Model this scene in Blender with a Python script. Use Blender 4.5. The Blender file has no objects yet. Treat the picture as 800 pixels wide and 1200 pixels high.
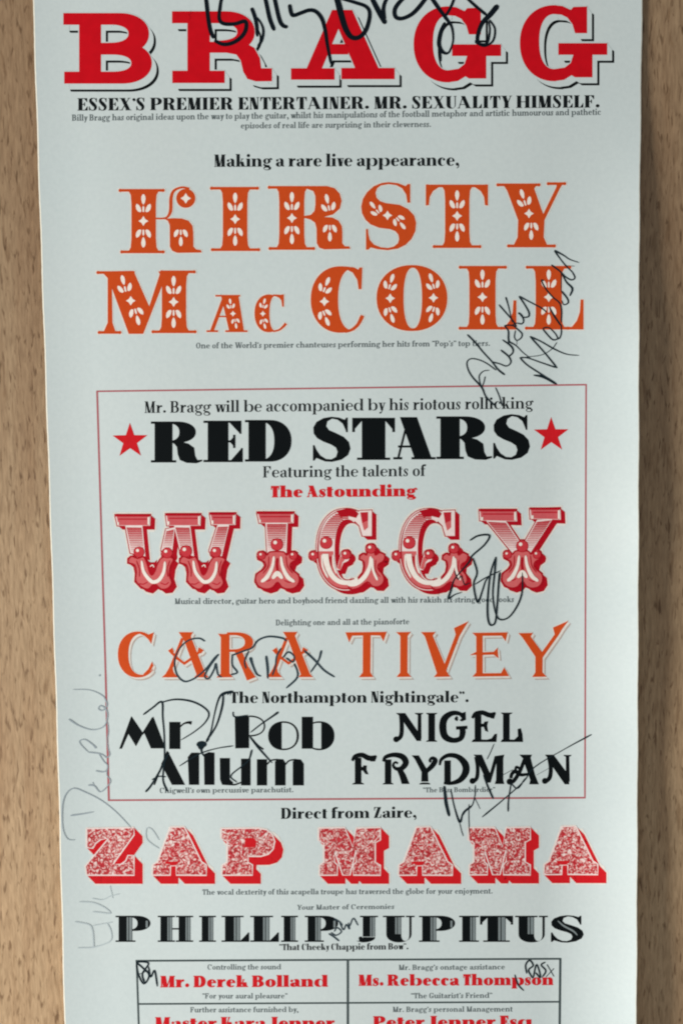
import bpy, bmesh, math, random
from mathutils import Vector, Matrix

scene = bpy.context.scene
COL = scene.collection

# ------------------------------------------------------------------ camera
F = 1300.0                       # focal length in photo pixels (photo is 800 x 1200)
TILT, ROLL, CAM_H = math.radians(-3.9), -0.0129, 0.515
CAM_LOC = Vector((0.0, 0.035, CAM_H))
CAM_ROT = Matrix.Rotation(TILT, 3, 'X') @ Matrix.Rotation(ROLL, 3, 'Z')
cam_data = bpy.data.cameras.new('camera')
cam = bpy.data.objects.new('camera', cam_data)
COL.objects.link(cam)
cam.matrix_world = Matrix.Translation(CAM_LOC) @ CAM_ROT.to_4x4()
cam_data.sensor_fit = 'VERTICAL'
cam_data.sensor_height = 36.0
cam_data.lens = 36.0 * F / 1200.0
cam_data.clip_start, cam_data.clip_end = 0.01, 50.0
scene.camera = cam

# ------------------------------------------------------------------ room light
world = bpy.data.worlds.new('World')
scene.world = world
world.use_nodes = True
world.node_tree.nodes['Background'].inputs[0].default_value = (0.93, 0.97, 1.0, 1)
world.node_tree.nodes['Background'].inputs[1].default_value = 0.315

def area_light(name, loc, target, size, watts, colour):
    d = bpy.data.lights.new(name, 'AREA')
    d.shape, d.size, d.energy, d.color = 'SQUARE', size, watts, colour
    o = bpy.data.objects.new(name, d)
    COL.objects.link(o)
    o.location = loc
    o.rotation_euler = (Vector(target) - Vector(loc)).to_track_quat('-Z', 'Y').to_euler()
    return o
area_light('key_lamp', (-1.45, -0.46, 0.66), (0, -0.06, 0), 0.56, 40.0, (1.0, 0.975, 0.945))

scene.view_settings.view_transform = 'Standard'
scene.view_settings.look = 'None'
scene.view_settings.exposure = 0.0
scene.view_settings.gamma = 1.0
scene.cycles.pixel_filter_type = 'BLACKMAN_HARRIS'
scene.cycles.filter_width = 2.1

# ------------------------------------------------------------------ the sheet of paper as a surface
LEFT = [(-200, 32), (0, 38.8), (150, 43.6), (300, 48.6), (600, 58.8), (900, 68.2), (1200, 75.8), (1400, 80.5)]
RIGHT = [(-200, 754.5), (0, 752.3), (150, 750.4), (300, 748.8), (600, 748.2), (900, 747.0), (1200, 745.6), (1400, 744.8)]
def interp(tab, y):
    for (a, va), (b, vb) in zip(tab, tab[1:]):
        if y <= b:
            return va + (vb - va) * (y - a) / (b - a)
    return tab[-1][1]
def sm(a, b, x):
    t = max(0.0, min(1.0, (x - a) / (b - a)))
    return t * t * (3 - 2 * t)
def lift(x, y):
    """height of the paper above the board (m): the sheet was rolled, its right edge still stands up a little"""
    r = interp(RIGHT, y)
    l = interp(LEFT, y)
    h = 0.0013
    cr = 0.0004 + 0.0080 * sm(20, 480, y) + 0.0008 * sm(600, 1100, y)
    cr *= 1 + 0.08 * math.sin(y / 83.0) + 0.05 * math.sin(y / 31.0 + 1.0)
    t = max(0.0, (x - (r - 110)) / 110.0)
    h += cr * t * t
    t = max(0.0, ((l + 60) - x) / 60.0)
    h += 0.0011 * t * t
    h += 0.00030 * math.sin(x / 92.0 + y / 410.0 + 0.6) + 0.00026 * math.sin(y / 120.0 - x / 300.0) + 0.00016 * math.sin(x / 41.0 - y / 170.0)
    return h
def on_plane(x, y, z):
    d = CAM_ROT @ Vector(((x - 400.0) / F, -(y - 600.0) / F, -1.0))
    t = (z - CAM_LOC.z) / d.z
    return CAM_LOC + d * t
def on_paper(x, y, dz=0.0):
    return on_plane(x, y, lift(x, y) + dz)

# ------------------------------------------------------------------ materials
def srgb(r, g, b):
    f = lambda c: (c / 255 / 12.92) if c / 255 <= 0.04045 else ((c / 255 + 0.055) / 1.055) ** 2.4
    return (f(r), f(g), f(b), 1.0)
def new_mat(name):
    m = bpy.data.materials.new(name)
    m.use_nodes = True
    return m, m.node_tree.nodes, m.node_tree.links, m.node_tree.nodes['Principled BSDF']
def ink_mat(name, rgb, rough=0.6, mottled=0.14, scale=600.0):
    m, n, l, p = new_mat(name)
    p.inputs['Roughness'].default_value = rough
    p.inputs['Specular IOR Level'].default_value = 0.12
    tc = n.new('ShaderNodeTexCoord')
    nz = n.new('ShaderNodeTexNoise'); nz.inputs['Scale'].default_value = scale; nz.inputs['Detail'].default_value = 3
    l.new(tc.outputs['Object'], nz.inputs['Vector'])
    mx = n.new('ShaderNodeMix'); mx.data_type = 'RGBA'
    c = srgb(*rgb)
    mx.inputs[6].default_value = tuple(v * (1 - mottled) for v in c[:3]) + (1,)
    mx.inputs[7].default_value = tuple(min(1, v * (1 + mottled) + 0.004 * mottled) for v in c[:3]) + (1,)
    l.new(nz.outputs['Fac'], mx.inputs[0])
    l.new(mx.outputs[2], p.inputs['Base Color'])
    return m
def paper_mat(name, rgb):
    m, n, l, p = new_mat(name)
    p.inputs['Roughness'].default_value = 0.55
    p.inputs['Specular IOR Level'].default_value = 0.3
    tc = n.new('ShaderNodeTexCoord')
    nz = n.new('ShaderNodeTexNoise'); nz.inputs['Scale'].default_value = 14; nz.inputs['Detail'].default_value = 4
    l.new(tc.outputs['Object'], nz.inputs['Vector'])
    c = srgb(*rgb)
    mx = n.new('ShaderNodeMix'); mx.data_type = 'RGBA'
    mx.inputs[6].default_value = (c[0] * 0.965, c[1] * 0.99, c[2] * 1.0, 1)
    mx.inputs[7].default_value = (c[0] * 1.035, c[1] * 1.01, c[2] * 1.0, 1)
    l.new(nz.outputs['Fac'], mx.inputs[0])
    fb = n.new('ShaderNodeTexNoise'); fb.inputs['Scale'].default_value = 520; fb.inputs['Detail'].default_value = 5
    l.new(tc.outputs['Object'], fb.inputs['Vector'])
    m2 = n.new('ShaderNodeMix'); m2.data_type = 'RGBA'; m2.blend_type = 'MULTIPLY'; m2.inputs[0].default_value = 1
    rp = n.new('ShaderNodeValToRGB')
    rp.color_ramp.elements[0].position = 0.25; rp.color_ramp.elements[0].color = (0.94, 0.945, 0.95, 1)
    rp.color_ramp.elements[1].position = 0.75; rp.color_ramp.elements[1].color = (1, 1, 1, 1)
    l.new(fb.outputs['Fac'], rp.inputs['Fac'])
    l.new(mx.outputs[2], m2.inputs[6]); l.new(rp.outputs['Color'], m2.inputs[7])
    l.new(m2.outputs[2], p.inputs['Base Color'])
    bp = n.new('ShaderNodeBump'); bp.inputs['Strength'].default_value = 0.12; bp.inputs['Distance'].default_value = 0.0002
    l.new(fb.outputs['Fac'], bp.inputs['Height']); l.new(bp.outputs['Normal'], p.inputs['Normal'])
    return m
PAPER_RGB = (211, 221, 218)
M_PAPER = paper_mat('paper', PAPER_RGB)
M_EDGE = ink_mat('bare_cream_edge', (226, 222, 206), 0.8)
M_BLACK = ink_mat('black_ink', (5, 11, 13), 0.5)
M_TEXT = ink_mat('black_text_ink', (12, 19, 21), 0.6)
M_GREY = ink_mat('grey_text_ink', (90, 100, 101), 0.6)
M_RED = ink_mat('red_ink', (206, 6, 24), 0.5, 0.13, 260)
M_RED2 = ink_mat('poster_red_ink', (208, 26, 34), 0.5)
M_CRIM = ink_mat('crimson_ink', (178, 8, 28), 0.5)
M_ORANGE = ink_mat('orange_ink', (206, 76, 26), 0.5, 0.08)
M_ORANGE_LIGHT = ink_mat('bright_orange_ink', (210, 78, 28), 0.5, 0.08)
M_CREAM = ink_mat('cream_ornament', (250, 236, 224), 0.6)
M_PINK = ink_mat('pink_ink', (214, 102, 102), 0.5)
M_PALE = ink_mat('pale_pink_ink', (240, 222, 216), 0.5)
M_RULE = ink_mat('dull_red_rule_ink', (176, 98, 102), 0.6)
M_TABLE = ink_mat('grey_green_rule_ink', (66, 78, 78), 0.6)
M_STRIPE = ink_mat('grey_stripe_ink', (128, 138, 138), 0.6)
M_MARKER = ink_mat('black_marker', (10, 20, 28), 0.3)
M_PEN = ink_mat('black_pen', (22, 36, 42), 0.35)
M_FADED = ink_mat('faded_pen', (46, 62, 70), 0.5)
M_PENCIL = ink_mat('grey_pencil', (156, 167, 172), 0.5, 0.15, 2500)
M_PENCIL2 = ink_mat('faint_pencil', (186, 197, 198), 0.5, 0.1, 2500)
M_SHADE = ink_mat('pale_shade_ink', (186, 172, 162), 0.6)

def floral_mat():
    m, n, l, p = new_mat('floral_print')
    p.inputs['Roughness'].default_value = 0.5
    tc = n.new('ShaderNodeTexCoord')
    nz = n.new('ShaderNodeTexNoise'); nz.inputs['Scale'].default_value = 360; nz.inputs['Detail'].default_value = 2.0
    nz.inputs['Distortion'].default_value = 2.4
    l.new(tc.outputs['Object'], nz.inputs['Vector'])
    r = n.new('ShaderNodeValToRGB')
    e = r.color_ramp.elements
    e[0].position = 0.38; e[0].color = srgb(196, 24, 40)
    e[1].position = 0.63; e[1].color = srgb(240, 222, 214)
    k = e.new(0.47); k.color = srgb(204, 62, 66)
    k = e.new(0.55); k.color = srgb(236, 190, 182)
    l.new(nz.outputs['Fac'], r.inputs['Fac'])
    vo = n.new('ShaderNodeTexVoronoi'); vo.inputs['Scale'].default_value = 480; vo.feature = 'DISTANCE_TO_EDGE'
    l.new(tc.outputs['Object'], vo.inputs['Vector'])
    r2 = n.new('ShaderNodeValToRGB')
    r2.color_ramp.elements[0].position = 0.03; r2.color_ramp.elements[0].color = srgb(190, 36, 44)
    r2.color_ramp.elements[1].position = 0.13; r2.color_ramp.elements[1].color = (1, 1, 1, 1)
    l.new(vo.outputs['Distance'], r2.inputs['Fac'])
    mx = n.new('ShaderNodeMix'); mx.data_type = 'RGBA'; mx.blend_type = 'MULTIPLY'; mx.inputs[0].default_value = 0.7
    l.new(r.outputs['Color'], mx.inputs[6]); l.new(r2.outputs['Color'], mx.inputs[7])
    l.new(mx.outputs[2], p.inputs['Base Color'])
    return m
M_FLORAL = floral_mat()

def wood_mat():
    m, n, l, p = new_mat('beech_wood')
    p.inputs['Roughness'].default_value = 0.5
    p.inputs['Specular IOR Level'].default_value = 0.35
    tc = n.new('ShaderNodeTexCoord')
    def noise(sx, sy, detail=3, dist=0.0, off=0.0):
        mp = n.new('ShaderNodeMapping')
        mp.inputs['Scale'].default_value = (sx, sy, 1)
        mp.inputs['Location'].default_value = (off, off * 1.7, 0)
        mp.inputs['Rotation'].default_value = (0, 0, math.radians(-2.0))
        l.new(tc.outputs['Object'], mp.inputs['Vector'])
        z = n.new('ShaderNodeTexNoise'); z.inputs['Scale'].default_value = 1.0
        z.inputs['Detail'].default_value = detail; z.inputs['Distortion'].default_value = dist
        l.new(mp.outputs['Vector'], z.inputs['Vector'])
        return z.outputs['Fac'], mp
    def ramp(src, p0, c0, p1, c1):
        r = n.new('ShaderNodeValToRGB')
        r.color_ramp.elements[0].position = p0; r.color_ramp.elements[0].color = c0
        r.color_ramp.elements[1].position = p1; r.color_ramp.elements[1].color = c1
        l.new(src, r.inputs['Fac']); return r.outputs['Color']
    def ramp_range(src, v0, c0, v1, c1):
        mr = n.new('ShaderNodeMapRange'); mr.inputs['From Min'].default_value = v0; mr.inputs['From Max'].default_value = v1
        mr.interpolation_type = 'SMOOTHSTEP'
        l.new(src, mr.inputs['Value']); return ramp(mr.outputs['Result'], 0.0, c0, 1.0, c1)
    def mul(a, b, f=1.0):
        x = n.new('ShaderNodeMix'); x.data_type = 'RGBA'; x.blend_type = 'MULTIPLY'; x.inputs[0].default_value = f
        l.new(a, x.inputs[6]); l.new(b, x.inputs[7]); return x.outputs[2]
    broad, _ = noise(95, 7, 3, 0.3)
    base = ramp(broad, 0.3, srgb(175, 142, 106), 0.7, srgb(195, 166, 129))
    # base colour darkens along the board towards the poster's top end, wavered by noise
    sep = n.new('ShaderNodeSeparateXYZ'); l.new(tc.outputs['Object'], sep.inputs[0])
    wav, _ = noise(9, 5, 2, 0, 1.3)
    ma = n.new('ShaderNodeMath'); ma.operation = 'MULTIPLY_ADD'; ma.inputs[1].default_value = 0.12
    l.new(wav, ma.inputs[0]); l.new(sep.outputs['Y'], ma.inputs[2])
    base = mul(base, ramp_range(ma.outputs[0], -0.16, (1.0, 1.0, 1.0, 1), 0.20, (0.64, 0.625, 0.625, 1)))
    fib, _ = noise(820, 120, 4, 0.3, 3.1)
    base = mul(base, ramp(fib, 0.30, (0.80, 0.77, 0.74, 1), 0.70, (1.14, 1.14, 1.14, 1)))
    fleck, _ = noise(620, 130, 2.0, 0.5, 9.3)
    base = mul(base, ramp(fleck, 0.57, (1, 1, 1, 1), 0.71, (0.50, 0.44, 0.38, 1)))
    pore, mp = noise(300, 60, 2, 0.3, 5.7)
    base = mul(base, ramp(pore, 0.58, (1, 1, 1, 1), 0.72, (0.74, 0.69, 0.64, 1)))
    l.new(base, p.inputs['Base Color'])
    bp = n.new('ShaderNodeBump'); bp.inputs['Strength'].default_value = 0.25; bp.inputs['Distance'].default_value = 0.0004
    l.new(fib, bp.inputs['Height']); l.new(bp.outputs['Normal'], p.inputs['Normal'])
    return m
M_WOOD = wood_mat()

# ------------------------------------------------------------------ the board under the poster
def build_board():
    bm = bmesh.new()
    bmesh.ops.create_cube(bm, size=1.0)
    for v in bm.verts:
        v.co.x *= 0.62; v.co.y *= 0.95; v.co.z = -0.022 if v.co.z < 0 else 0.0
        v.co.y -= 0.02
    bmesh.ops.bevel(bm, geom=[e for e in bm.edges], offset=0.002, segments=2, affect='EDGES')
    me = bpy.data.meshes.new('wooden_tabletop'); bm.to_mesh(me); bm.free()
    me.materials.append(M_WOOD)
    o = bpy.data.objects.new('wooden_tabletop', me); COL.objects.link(o)
    o['kind'] = 'structure'
    o['label'] = 'pale brown wood surface with short dark flecks under the poster'
    return o
build_board()

# ------------------------------------------------------------------ the poster and its paper
poster = bpy.data.objects.new('poster', None)
COL.objects.link(poster)
poster.location = on_plane(400, 600, 0)
poster['label'] = 'tall signed gig playbill with red, orange and black lettering lying on brown wood'
poster['category'] = 'poster'
INV = Matrix.Translation(poster.location).inverted()
bpy.context.view_layer.update()

def link_part(name, me, parent, label=None):
    o = bpy.data.objects.new(name, me)
    COL.objects.link(o)
    o.parent = parent
    if label: o['label'] = label
    return o

def build_paper():
    NU, NV, Y0, Y1, T = 110, 170, -120.0, 1292.0, 0.00035
    vs, fs, mi = [], [], []
    us = []
    for i in range(NU + 1):
        us.append(i / NU)
    lip = 1.4
    def col(y, i):
        l = interp(LEFT, y) + .1 * math.sin(y * .31) + .3 * math.sin(y * .047 + 1)
        r = interp(RIGHT, y) + .1 * math.sin(y * .27 + 2) + .3 * math.sin(y * .052)
        if i == 0: return l
        if i == NU: return r
        return l + lip + (r - l - 2 * lip) * (i - 1) / (NU - 2)
    for k in (0, 1):
        for j in range(NV + 1):
            y = Y0 + (Y1 - Y0) * j / NV
            for i in range(NU + 1):
                x = col(y, i)
                dz = -T if k else 0.0
                vs.append(INV @ on_paper(x, y, dz))
    n1 = (NU + 1) * (NV + 1)
    w = NU + 1
    for j in range(NV):
        for i in range(NU):
            a = j * w + i
            fs.append((a, a + w, a + w + 1, a + 1)); mi.append(1 if i in (0, NU - 1) else 0)
            b = a + n1
            fs.append((b, b + 1, b + w + 1, b + w)); mi.append(1)
    for j in range(NV):
        a = j * w; fs.append((a, a + n1, a + n1 + w, a + w)); mi.append(1)
        a = j * w + NU; fs.append((a, a + w, a + n1 + w, a + n1)); mi.append(1)
    for i in range(NU):
        a = i; fs.append((a, a + 1, a + n1 + 1, a + n1)); mi.append(1)
        a = NV * w + i; fs.append((a, a + n1, a + n1 + 1, a + 1)); mi.append(1)
    me = bpy.data.meshes.new('paper_sheet'); me.from_pydata(vs, [], fs)
    me.materials.append(M_PAPER); me.materials.append(M_EDGE)
    me.polygons.foreach_set('material_index', mi)
    me.polygons.foreach_set('use_smooth', [True] * len(fs))
    me.update()
    link_part('paper_sheet', me, poster)
build_paper()

# ------------------------------------------------------------------ printing: polygons in paper coordinates
class Ink:
    def __init__(s):
        s.v, s.f, s.k, s.c = [], [], 0, 0
    def step(s):
        s.k += 1
        return (s.k % 14) * 0.6e-6
    def poly(s, pts):
        z = s.step(); n = len(s.v)
        s.v += [(x, y, z) for x, y in pts]
        s.f.append(tuple(range(n, n + len(pts))))
    def rect(s, x0, y0, x1, y1):
        s.poly([(x0, y0), (x1, y0), (x1, y1), (x0, y1)])
    def strip(s, A, B, closed=False, rise=0.0):
        z = s.step(); n = len(s.v); m = len(A)
        for i, (a, b) in enumerate(zip(A, B)):
            zz = z + rise * i
            s.v += [(a[0], a[1], zz), (b[0], b[1], zz)]
        for i in range(m if closed else m - 1):
            j = (i + 1) % m
            s.f.append((n + 2 * i, n + 2 * i + 1, n + 2 * j + 1, n + 2 * j))
    def ring(s, cx, cy, rx, ry, tl, tr, h, a0=0, a1=360, n=26, p=2.15, pi=2.3, hb=None):
        """ellipse ring, y down; left thickness tl, right tr, top h, bottom hb; angles anticlockwise from the right"""
        hb = h if hb is None else hb
        ix, irx = cx + (tl - tr) / 2, rx - (tl + tr) / 2
        iy, iry = cy + (h - hb) / 2, ry - (h + hb) / 2
        A, B = [], []
        closed = abs(a1 - a0) >= 360
        for i in range(n if closed else n + 1):
            a = math.radians(a0 + (a1 - a0) * i / n)
            c, d = math.cos(a), math.sin(a)
            q = lambda t, e: math.copysign(abs(t) ** (2 / e), t)
            A.append((cx + rx * q(c, p), cy - ry * q(d, p)))
            B.append((ix + irx * q(c, pi), iy - iry * q(d, pi)))
        s.strip(A, B, closed)
    def disc(s, cx, cy, r, ry=None, n=16, rot=0.0):
        ry = r if ry is None else ry
        c, d = math.cos(rot), math.sin(rot)
        pts = []
        for i in range(n):
            a = 2 * math.pi * i / n
            x, y = r * math.cos(a), ry * math.sin(a)
            pts.append((cx + x * c - y * d, cy + x * d + y * c))
        s.poly(pts)
    def stroke(s, pts, w, seg=5, taper=True, w1=None, smooth=True):
        """a pen line through pts; w may be a list of widths"""
        ws = list(w) if isinstance(w, (list, tuple)) else [w] * len(pts)
        P = [Vector(p) for p in pts]
        if smooth and len(P) > 2:
            Q, W = [], []
            E = [P[0] * 2 - P[1]] + P + [P[-1] * 2 - P[-2]]
            for i in range(len(P) - 1):
                a, b, c, d = E[i], E[i + 1], E[i + 2], E[i + 3]
                for k in range(seg):
                    t = k / seg
                    Q.append(0.5 * ((2 * b) + (c - a) * t + (2 * a - 5 * b + 4 * c - d) * t * t + (3 * b - a - 3 * c + d) * t ** 3))
                    W.append(ws[i] + (ws[i + 1] - ws[i]) * t)
            Q.append(P[-1]); W.append(ws[-1])
        else:
            Q, W = P, ws
        if taper:
            W = list(W); W[0] *= 0.55; W[-1] *= 0.45
        A, B = [], []
        for i in range(len(Q)):
            t = (Q[min(i + 1, len(Q) - 1)] - Q[max(i - 1, 0)])
            if t.length < 1e-6: t = Vector((1, 0))
            t.normalize(); nrm = Vector((-t.y, t.x)) * W[i] / 2
            A.append(Q[i] + nrm); B.append(Q[i] - nrm)
        s.strip([tuple(a) for a in A], [tuple(b) for b in B], rise=1.5e-7)
    def copy_from(s, other, dx, dy):
        n = len(s.v); s.c += 1; q = (s.c % 10) * 0.5e-6
        s.v += [(x + dx, y + dy, z + q) for x, y, z in other.v]
        s.f += [tuple(i + n for i in f) for f in other.f]
    def split(s, name, mat, parent, layer, cuts):
        """one mesh per letter of a row: the pieces between the cuts"""
        groups = {}
        for f in s.f:
            x = sum(s.v[i][0] for i in f) / len(f)
            groups.setdefault(sum(x > c for c in cuts), []).append(f)
        for g in sorted(groups):
            k = Ink(); k.v = s.v; k.f = groups[g]
            used = sorted({i for f in k.f for i in f}); m = {o: n for n, o in enumerate(used)}
            k.v = [s.v[i] for i in used]; k.f = [tuple(m[i] for i in f) for f in k.f]
            k.build(name, mat, parent, layer)
    def build(s, name, mat, parent, layer=1, label=None):
        bm = bmesh.new()
        vv = [bm.verts.new(v) for v in s.v]
        for f in s.f:
            try: bm.faces.new([vv[i] for i in f])
            except ValueError: pass
        xs = [v[0] for v in s.v]; ys = [v[1] for v in s.v]
        big = any(max(s.v[i][a] for i in f) - min(s.v[i][a] for i in f) > 7 for f in s.f for a in (0, 1))
        if big:
            cuts = [(0, x) for x in list(range(60, 640, 12)) + list(range(640, 760, 5))] + [(1, y) for y in range(0, 1300, 20)]
            for ax, c in cuts:
                lo, hi = (min(xs), max(xs)) if ax == 0 else (min(ys), max(ys))
                if not lo < c + .137 < hi: continue
                co = [0, 0, 0]; co[ax] = c + 0.137
                no = [0, 0, 0]; no[ax] = 1
                bmesh.ops.bisect_plane(bm, geom=bm.verts[:] + bm.edges[:] + bm.faces[:], plane_co=co, plane_no=no, dist=1e-5)
        off = INV
        if parent is not poster:
            off = Matrix.Translation(poster.location).inverted()
        for v in bm.verts:
            v.co = off @ on_paper(v.co.x, v.co.y, 1.5e-5 + layer * 2.0e-5 + v.co.z)
        for f in bm.faces:
            f.normal_update()
            if f.normal.z < 0: f.normal_flip()
            f.smooth = False
        me = bpy.data.meshes.new(name); bm.to_mesh(me); bm.free()
        me.materials.append(mat)
        return link_part(name, me, parent, label)

# ------------------------------------------------------------------ a modern serif face drawn from stems, hairlines and bowls
class Face:
    """letters in em units, cap height 1, y up. S stem, H hairline, K slab thickness, E slab overhang"""
    def __init__(s, S=0.2, H=0.05, K=None, E=0.08, xh=0.66, C=0.3, B=0.0, n=14):
        s.S, s.H, s.K, s.E, s.xh, s.C, s.B, s.n = S, H, (K or H), E, xh, C, B, n
        s.cache = {}
    def glyph(s, ch):
        if ch not in s.cache:
            s.P, s.stems, s.adv = Ink(), [], 0.5
            getattr(s, NAMES.get(ch, 'g_' + ch))()
            s.cache[ch] = (s.P, s.adv, s.stems)
        return s.cache[ch]
    # drawing helpers (y up -> Ink y down by negation)
    def R(s, x0, y0, x1, y1): s.P.rect(x0, -y1, x1, -y0)
    def G(s, pts): s.P.poly([(x, -y) for x, y in pts])
    def O(s, cx, cy, rx, ry, tl, tr, h, a0=0, a1=360, hb=None): s.P.ring(cx, -cy, rx, ry, tl, tr, h, a0, a1, s.n, hb=hb)
    def D(s, xa, ya, xb, yb, w): s.G([(xa, ya), (xa + w, ya), (xb + w, yb), (xb, yb)])
    def T(s, pts, w, taper=False): s.P.stroke([(x, -y) for x, y in pts], w, 4, taper)
    def ball(s, x, y, r): s.P.disc(x, -y, r, n=10)
    def slab(s, x0, x1, y, up):
        s.R(x0, y if up else y - s.K, x1, y + s.K if up else y)
    def V(s, x, y0, y1, top='lr', bot='lr', w=None):
        w = s.S if w is None else w
        s.R(x, y0, x + w, y1); s.stems.append((x, y0, x + w, y1))
        b = s.B
        if top: s.slab(x - (s.E if 'l' in top else 0), x + w + (s.E if 'r' in top else 0), y1, False)
        if bot: s.slab(x - (s.E if 'l' in bot else 0), x + w + (s.E if 'r' in bot else 0), y0, True)
        if b:
            k = s.K
            for yy, d in ((y0 + k, 1), (y1 - k, -1)):
                if (d > 0 and bot) or (d < 0 and top):
                    s.G([(x - b, yy), (x, yy + d * b), (x, yy)])
                    s.G([(x + w + b, yy), (x + w, yy + d * b), (x + w, yy)])
    # capitals
    def g_A(s):
        S, H, E = s.S, s.H, s.E
        xb = E + s.C * 1.75 + H; xt = (E + xb) / 2 - S * 0.35
        s.D(xb, 0, xt, 1, S); s.D(E, 0, xt + S * 0.5 - H * 0.5, 0.99, H * 1.15)
        s.R(E + (xt - E) * 0.42, 0.28, xb, 0.28 + H)
        s.slab(0, 2 * E + H, 0, True); s.slab(xb - E, xb + S + E, 0, True); s.adv = xb + S + E + 0.05
    def bowl(s, x, y0, y1, c, t):
        ry = (y1 - y0) / 2
        s.R(x, y1 - s.H, x + c, y1); s.R(x, y0, x + c, y0 + s.H)
        s.O(x + c, (y0 + y1) / 2, t + c * 0.55, ry, 0, t, s.H, -90, 90)
        return x + c + t + c * 0.55
    def g_B(s):
        x = s.E; s.V(x, 0, 1, 'l', 'l'); c = s.C * 0.42
        s.bowl(x + s.S, 0.52 - s.H / 2, 1, c, s.S * 0.92); r = s.bowl(x + s.S, 0, 0.52 + s.H / 2, c * 1.2, s.S); s.adv = r + 0.09
    def g_C(s):
        rx = (s.S + s.C * 1.25) / 1.75; cx = rx + 0.03
        s.O(cx, 0.5, rx, 0.52, s.S, s.H, s.H, 40, 318); x = cx + rx * 0.9
        s.R(x - s.H * 0.5, 0.66, x + s.H * 0.9, 0.99); s.G([(x - s.H, 0.95), (x, 0.66), (x, 0.8), (x - 0.12, 0.93)]); s.adv = x + s.H + 0.09
    def g_D(s):
        x = s.E; s.V(x, 0, 1, 'l', 'l'); c = s.C * 0.5
        s.R(x + s.S, 1 - s.H, x + s.S + c, 1); s.R(x + s.S, 0, x + s.S + c, s.H)
        s.O(x + s.S + c * 0.9, 0.5, s.S + c * 0.9, 0.5, 0, s.S, s.H, -90, 90); s.adv = x + 2 * s.S + c * 1.8 + 0.08
    def arm(s, x0, x1, y, d, hgt):
        H = s.H
        s.R(x0, min(y, y + d * H), x1, max(y, y + d * H))
        s.G([(x1 - H * 0.8, y), (x1, y), (x1, y + d * hgt), (x1 - H * 0.8, y + d * hgt)])
        s.G([(x1 - 0.14 - s.S * 0.25, y + d * H), (x1 - H * 0.5, y + d * H), (x1 - H * 0.5, y + d * hgt)])
    def g_E(s, low=True):
        x = s.E; s.V(x, 0, 1, 'l', 'lr' if not low else 'l'); w = x + s.S + s.C * 1.15
        s.arm(x + s.S, w, 1, -1, 0.32)
        if low: s.arm(x + s.S, w + 0.03, 0, 1, 0.34)
        m = x + s.S + s.C * 0.62
        s.R(x + s.S, 0.5 - s.H / 2, m, 0.5 + s.H / 2); s.R(m - s.H, 0.34, m, 0.66)
        s.G([(m - 0.13, 0.5), (m, 0.34), (m, 0.66)]); s.adv = w + 0.1
    def g_F(s): s.g_E(False); s.adv -= 0.02
    def g_G(s):
        rx = (s.S + s.C * 1.25) / 1.75; cx = rx + 0.03
        s.O(cx, 0.5, rx, 0.52, s.S, s.H, s.H, 40, 300); x = cx + rx * 0.85
        s.R(x - s.H * 0.4, 0.66, x + s.H * 0.7, 0.99); s.G([(x - 0.12, 0.93), (x, 0.66), (x, 0.96)])
        s.R(x - s.S * 0.75, 0.03, x + s.S * 0.25, 0.42); s.slab(x - s.S * 0.75 - s.E, x + s.S * 0.25 + s.E, 0.44, False); s.adv = x + s.S * 0.25 + s.E + 0.05
    def g_H(s):
        x2 = s.E + s.S + s.C; s.V(s.E, 0, 1); s.V(x2, 0, 1); s.R(s.E + s.S, 0.5 - s.H / 2, x2, 0.5 + s.H / 2); s.adv = x2 + s.S + s.E + 0.06
    def g_I(s): s.V(s.E, 0, 1); s.adv = s.S + 2 * s.E + 0.06
    def g_J(s):
        x = s.E + 0.12; s.R(x, 0.2, x + s.S, 1); s.stems.append((x, 0.2, x + s.S, 1)); s.slab(x - s.E, x + s.S + s.E, 1, False)
        s.O(x - 0.02, 0.18, s.S + 0.02, 0.2, 0, s.S, s.H, -90, 0); s.O(x - 0.02, 0.18, 0.13, 0.2, 0.05, 0, s.H, 200, 270); s.ball(x - 0.08, 0.14, 0.07); s.adv = x + s.S + s.E + 0.05
    def g_K(s):
        x = s.E; s.V(x, 0, 1); r = x + s.S
        s.D(r, 0.40, r + s.C * 0.95, 0.99, s.H * 1.3); s.D(r + s.C * 0.75, 0, r + s.C * 0.12, 0.58, s.S)
        s.slab(r + s.C * 0.95 - s.E, r + s.C * 0.95 + 2 * s.E, 1, False); s.slab(r + s.C * 0.75 - s.E * 0.6, r + s.C * 0.75 + s.S + s.E, 0, True); s.adv = r + s.C * 0.75 + s.S + s.E + 0.04
    def g_L(s):
        x = s.E; s.V(x, 0, 1, 'lr', 'l'); w = x + s.S + s.C * 1.1; s.arm(x + s.S, w, 0, 1, 0.36); s.adv = w + 0.07
    def g_M(s):
        E, S, H = s.E, s.S, s.H; x2 = E + H + s.C * 1.15 + S * (0.55 if S < .35 else 1.0)
        s.R(E, 0, E + H * 1.2, 1); s.slab(0, 2 * E + H, 0, True); s.slab(0, E + S * 0.6, 1, False)
        m = E + (x2 - E) * (0.52 if S < .35 else .50) - S * (0.4 if S < .35 else .45)
        s.D(m, 0, E, 1, S); s.D(m + S * 0.7, 0, x2 + S * 0.1, 1, H * 1.2); s.V(x2, 0, 1, 'r', 'lr'); s.adv = x2 + S + E + 0.06
    def g_N(s):
        E, S, H = s.E, s.S, s.H; x2 = E + H + s.C * 1.0 + S * 0.5
        s.R(E, 0, E + H * 1.2, 1); s.slab(0, 2 * E + H, 0, True); s.slab(0, E + S * 0.6, 1, False)
        s.D(x2 + H - S * 0.95, 0, E, 1, S); s.R(x2, 0, x2 + H * 1.2, 1); s.slab(x2 - E, x2 + H + E, 1, False); s.adv = x2 + H + E + 0.06
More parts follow.
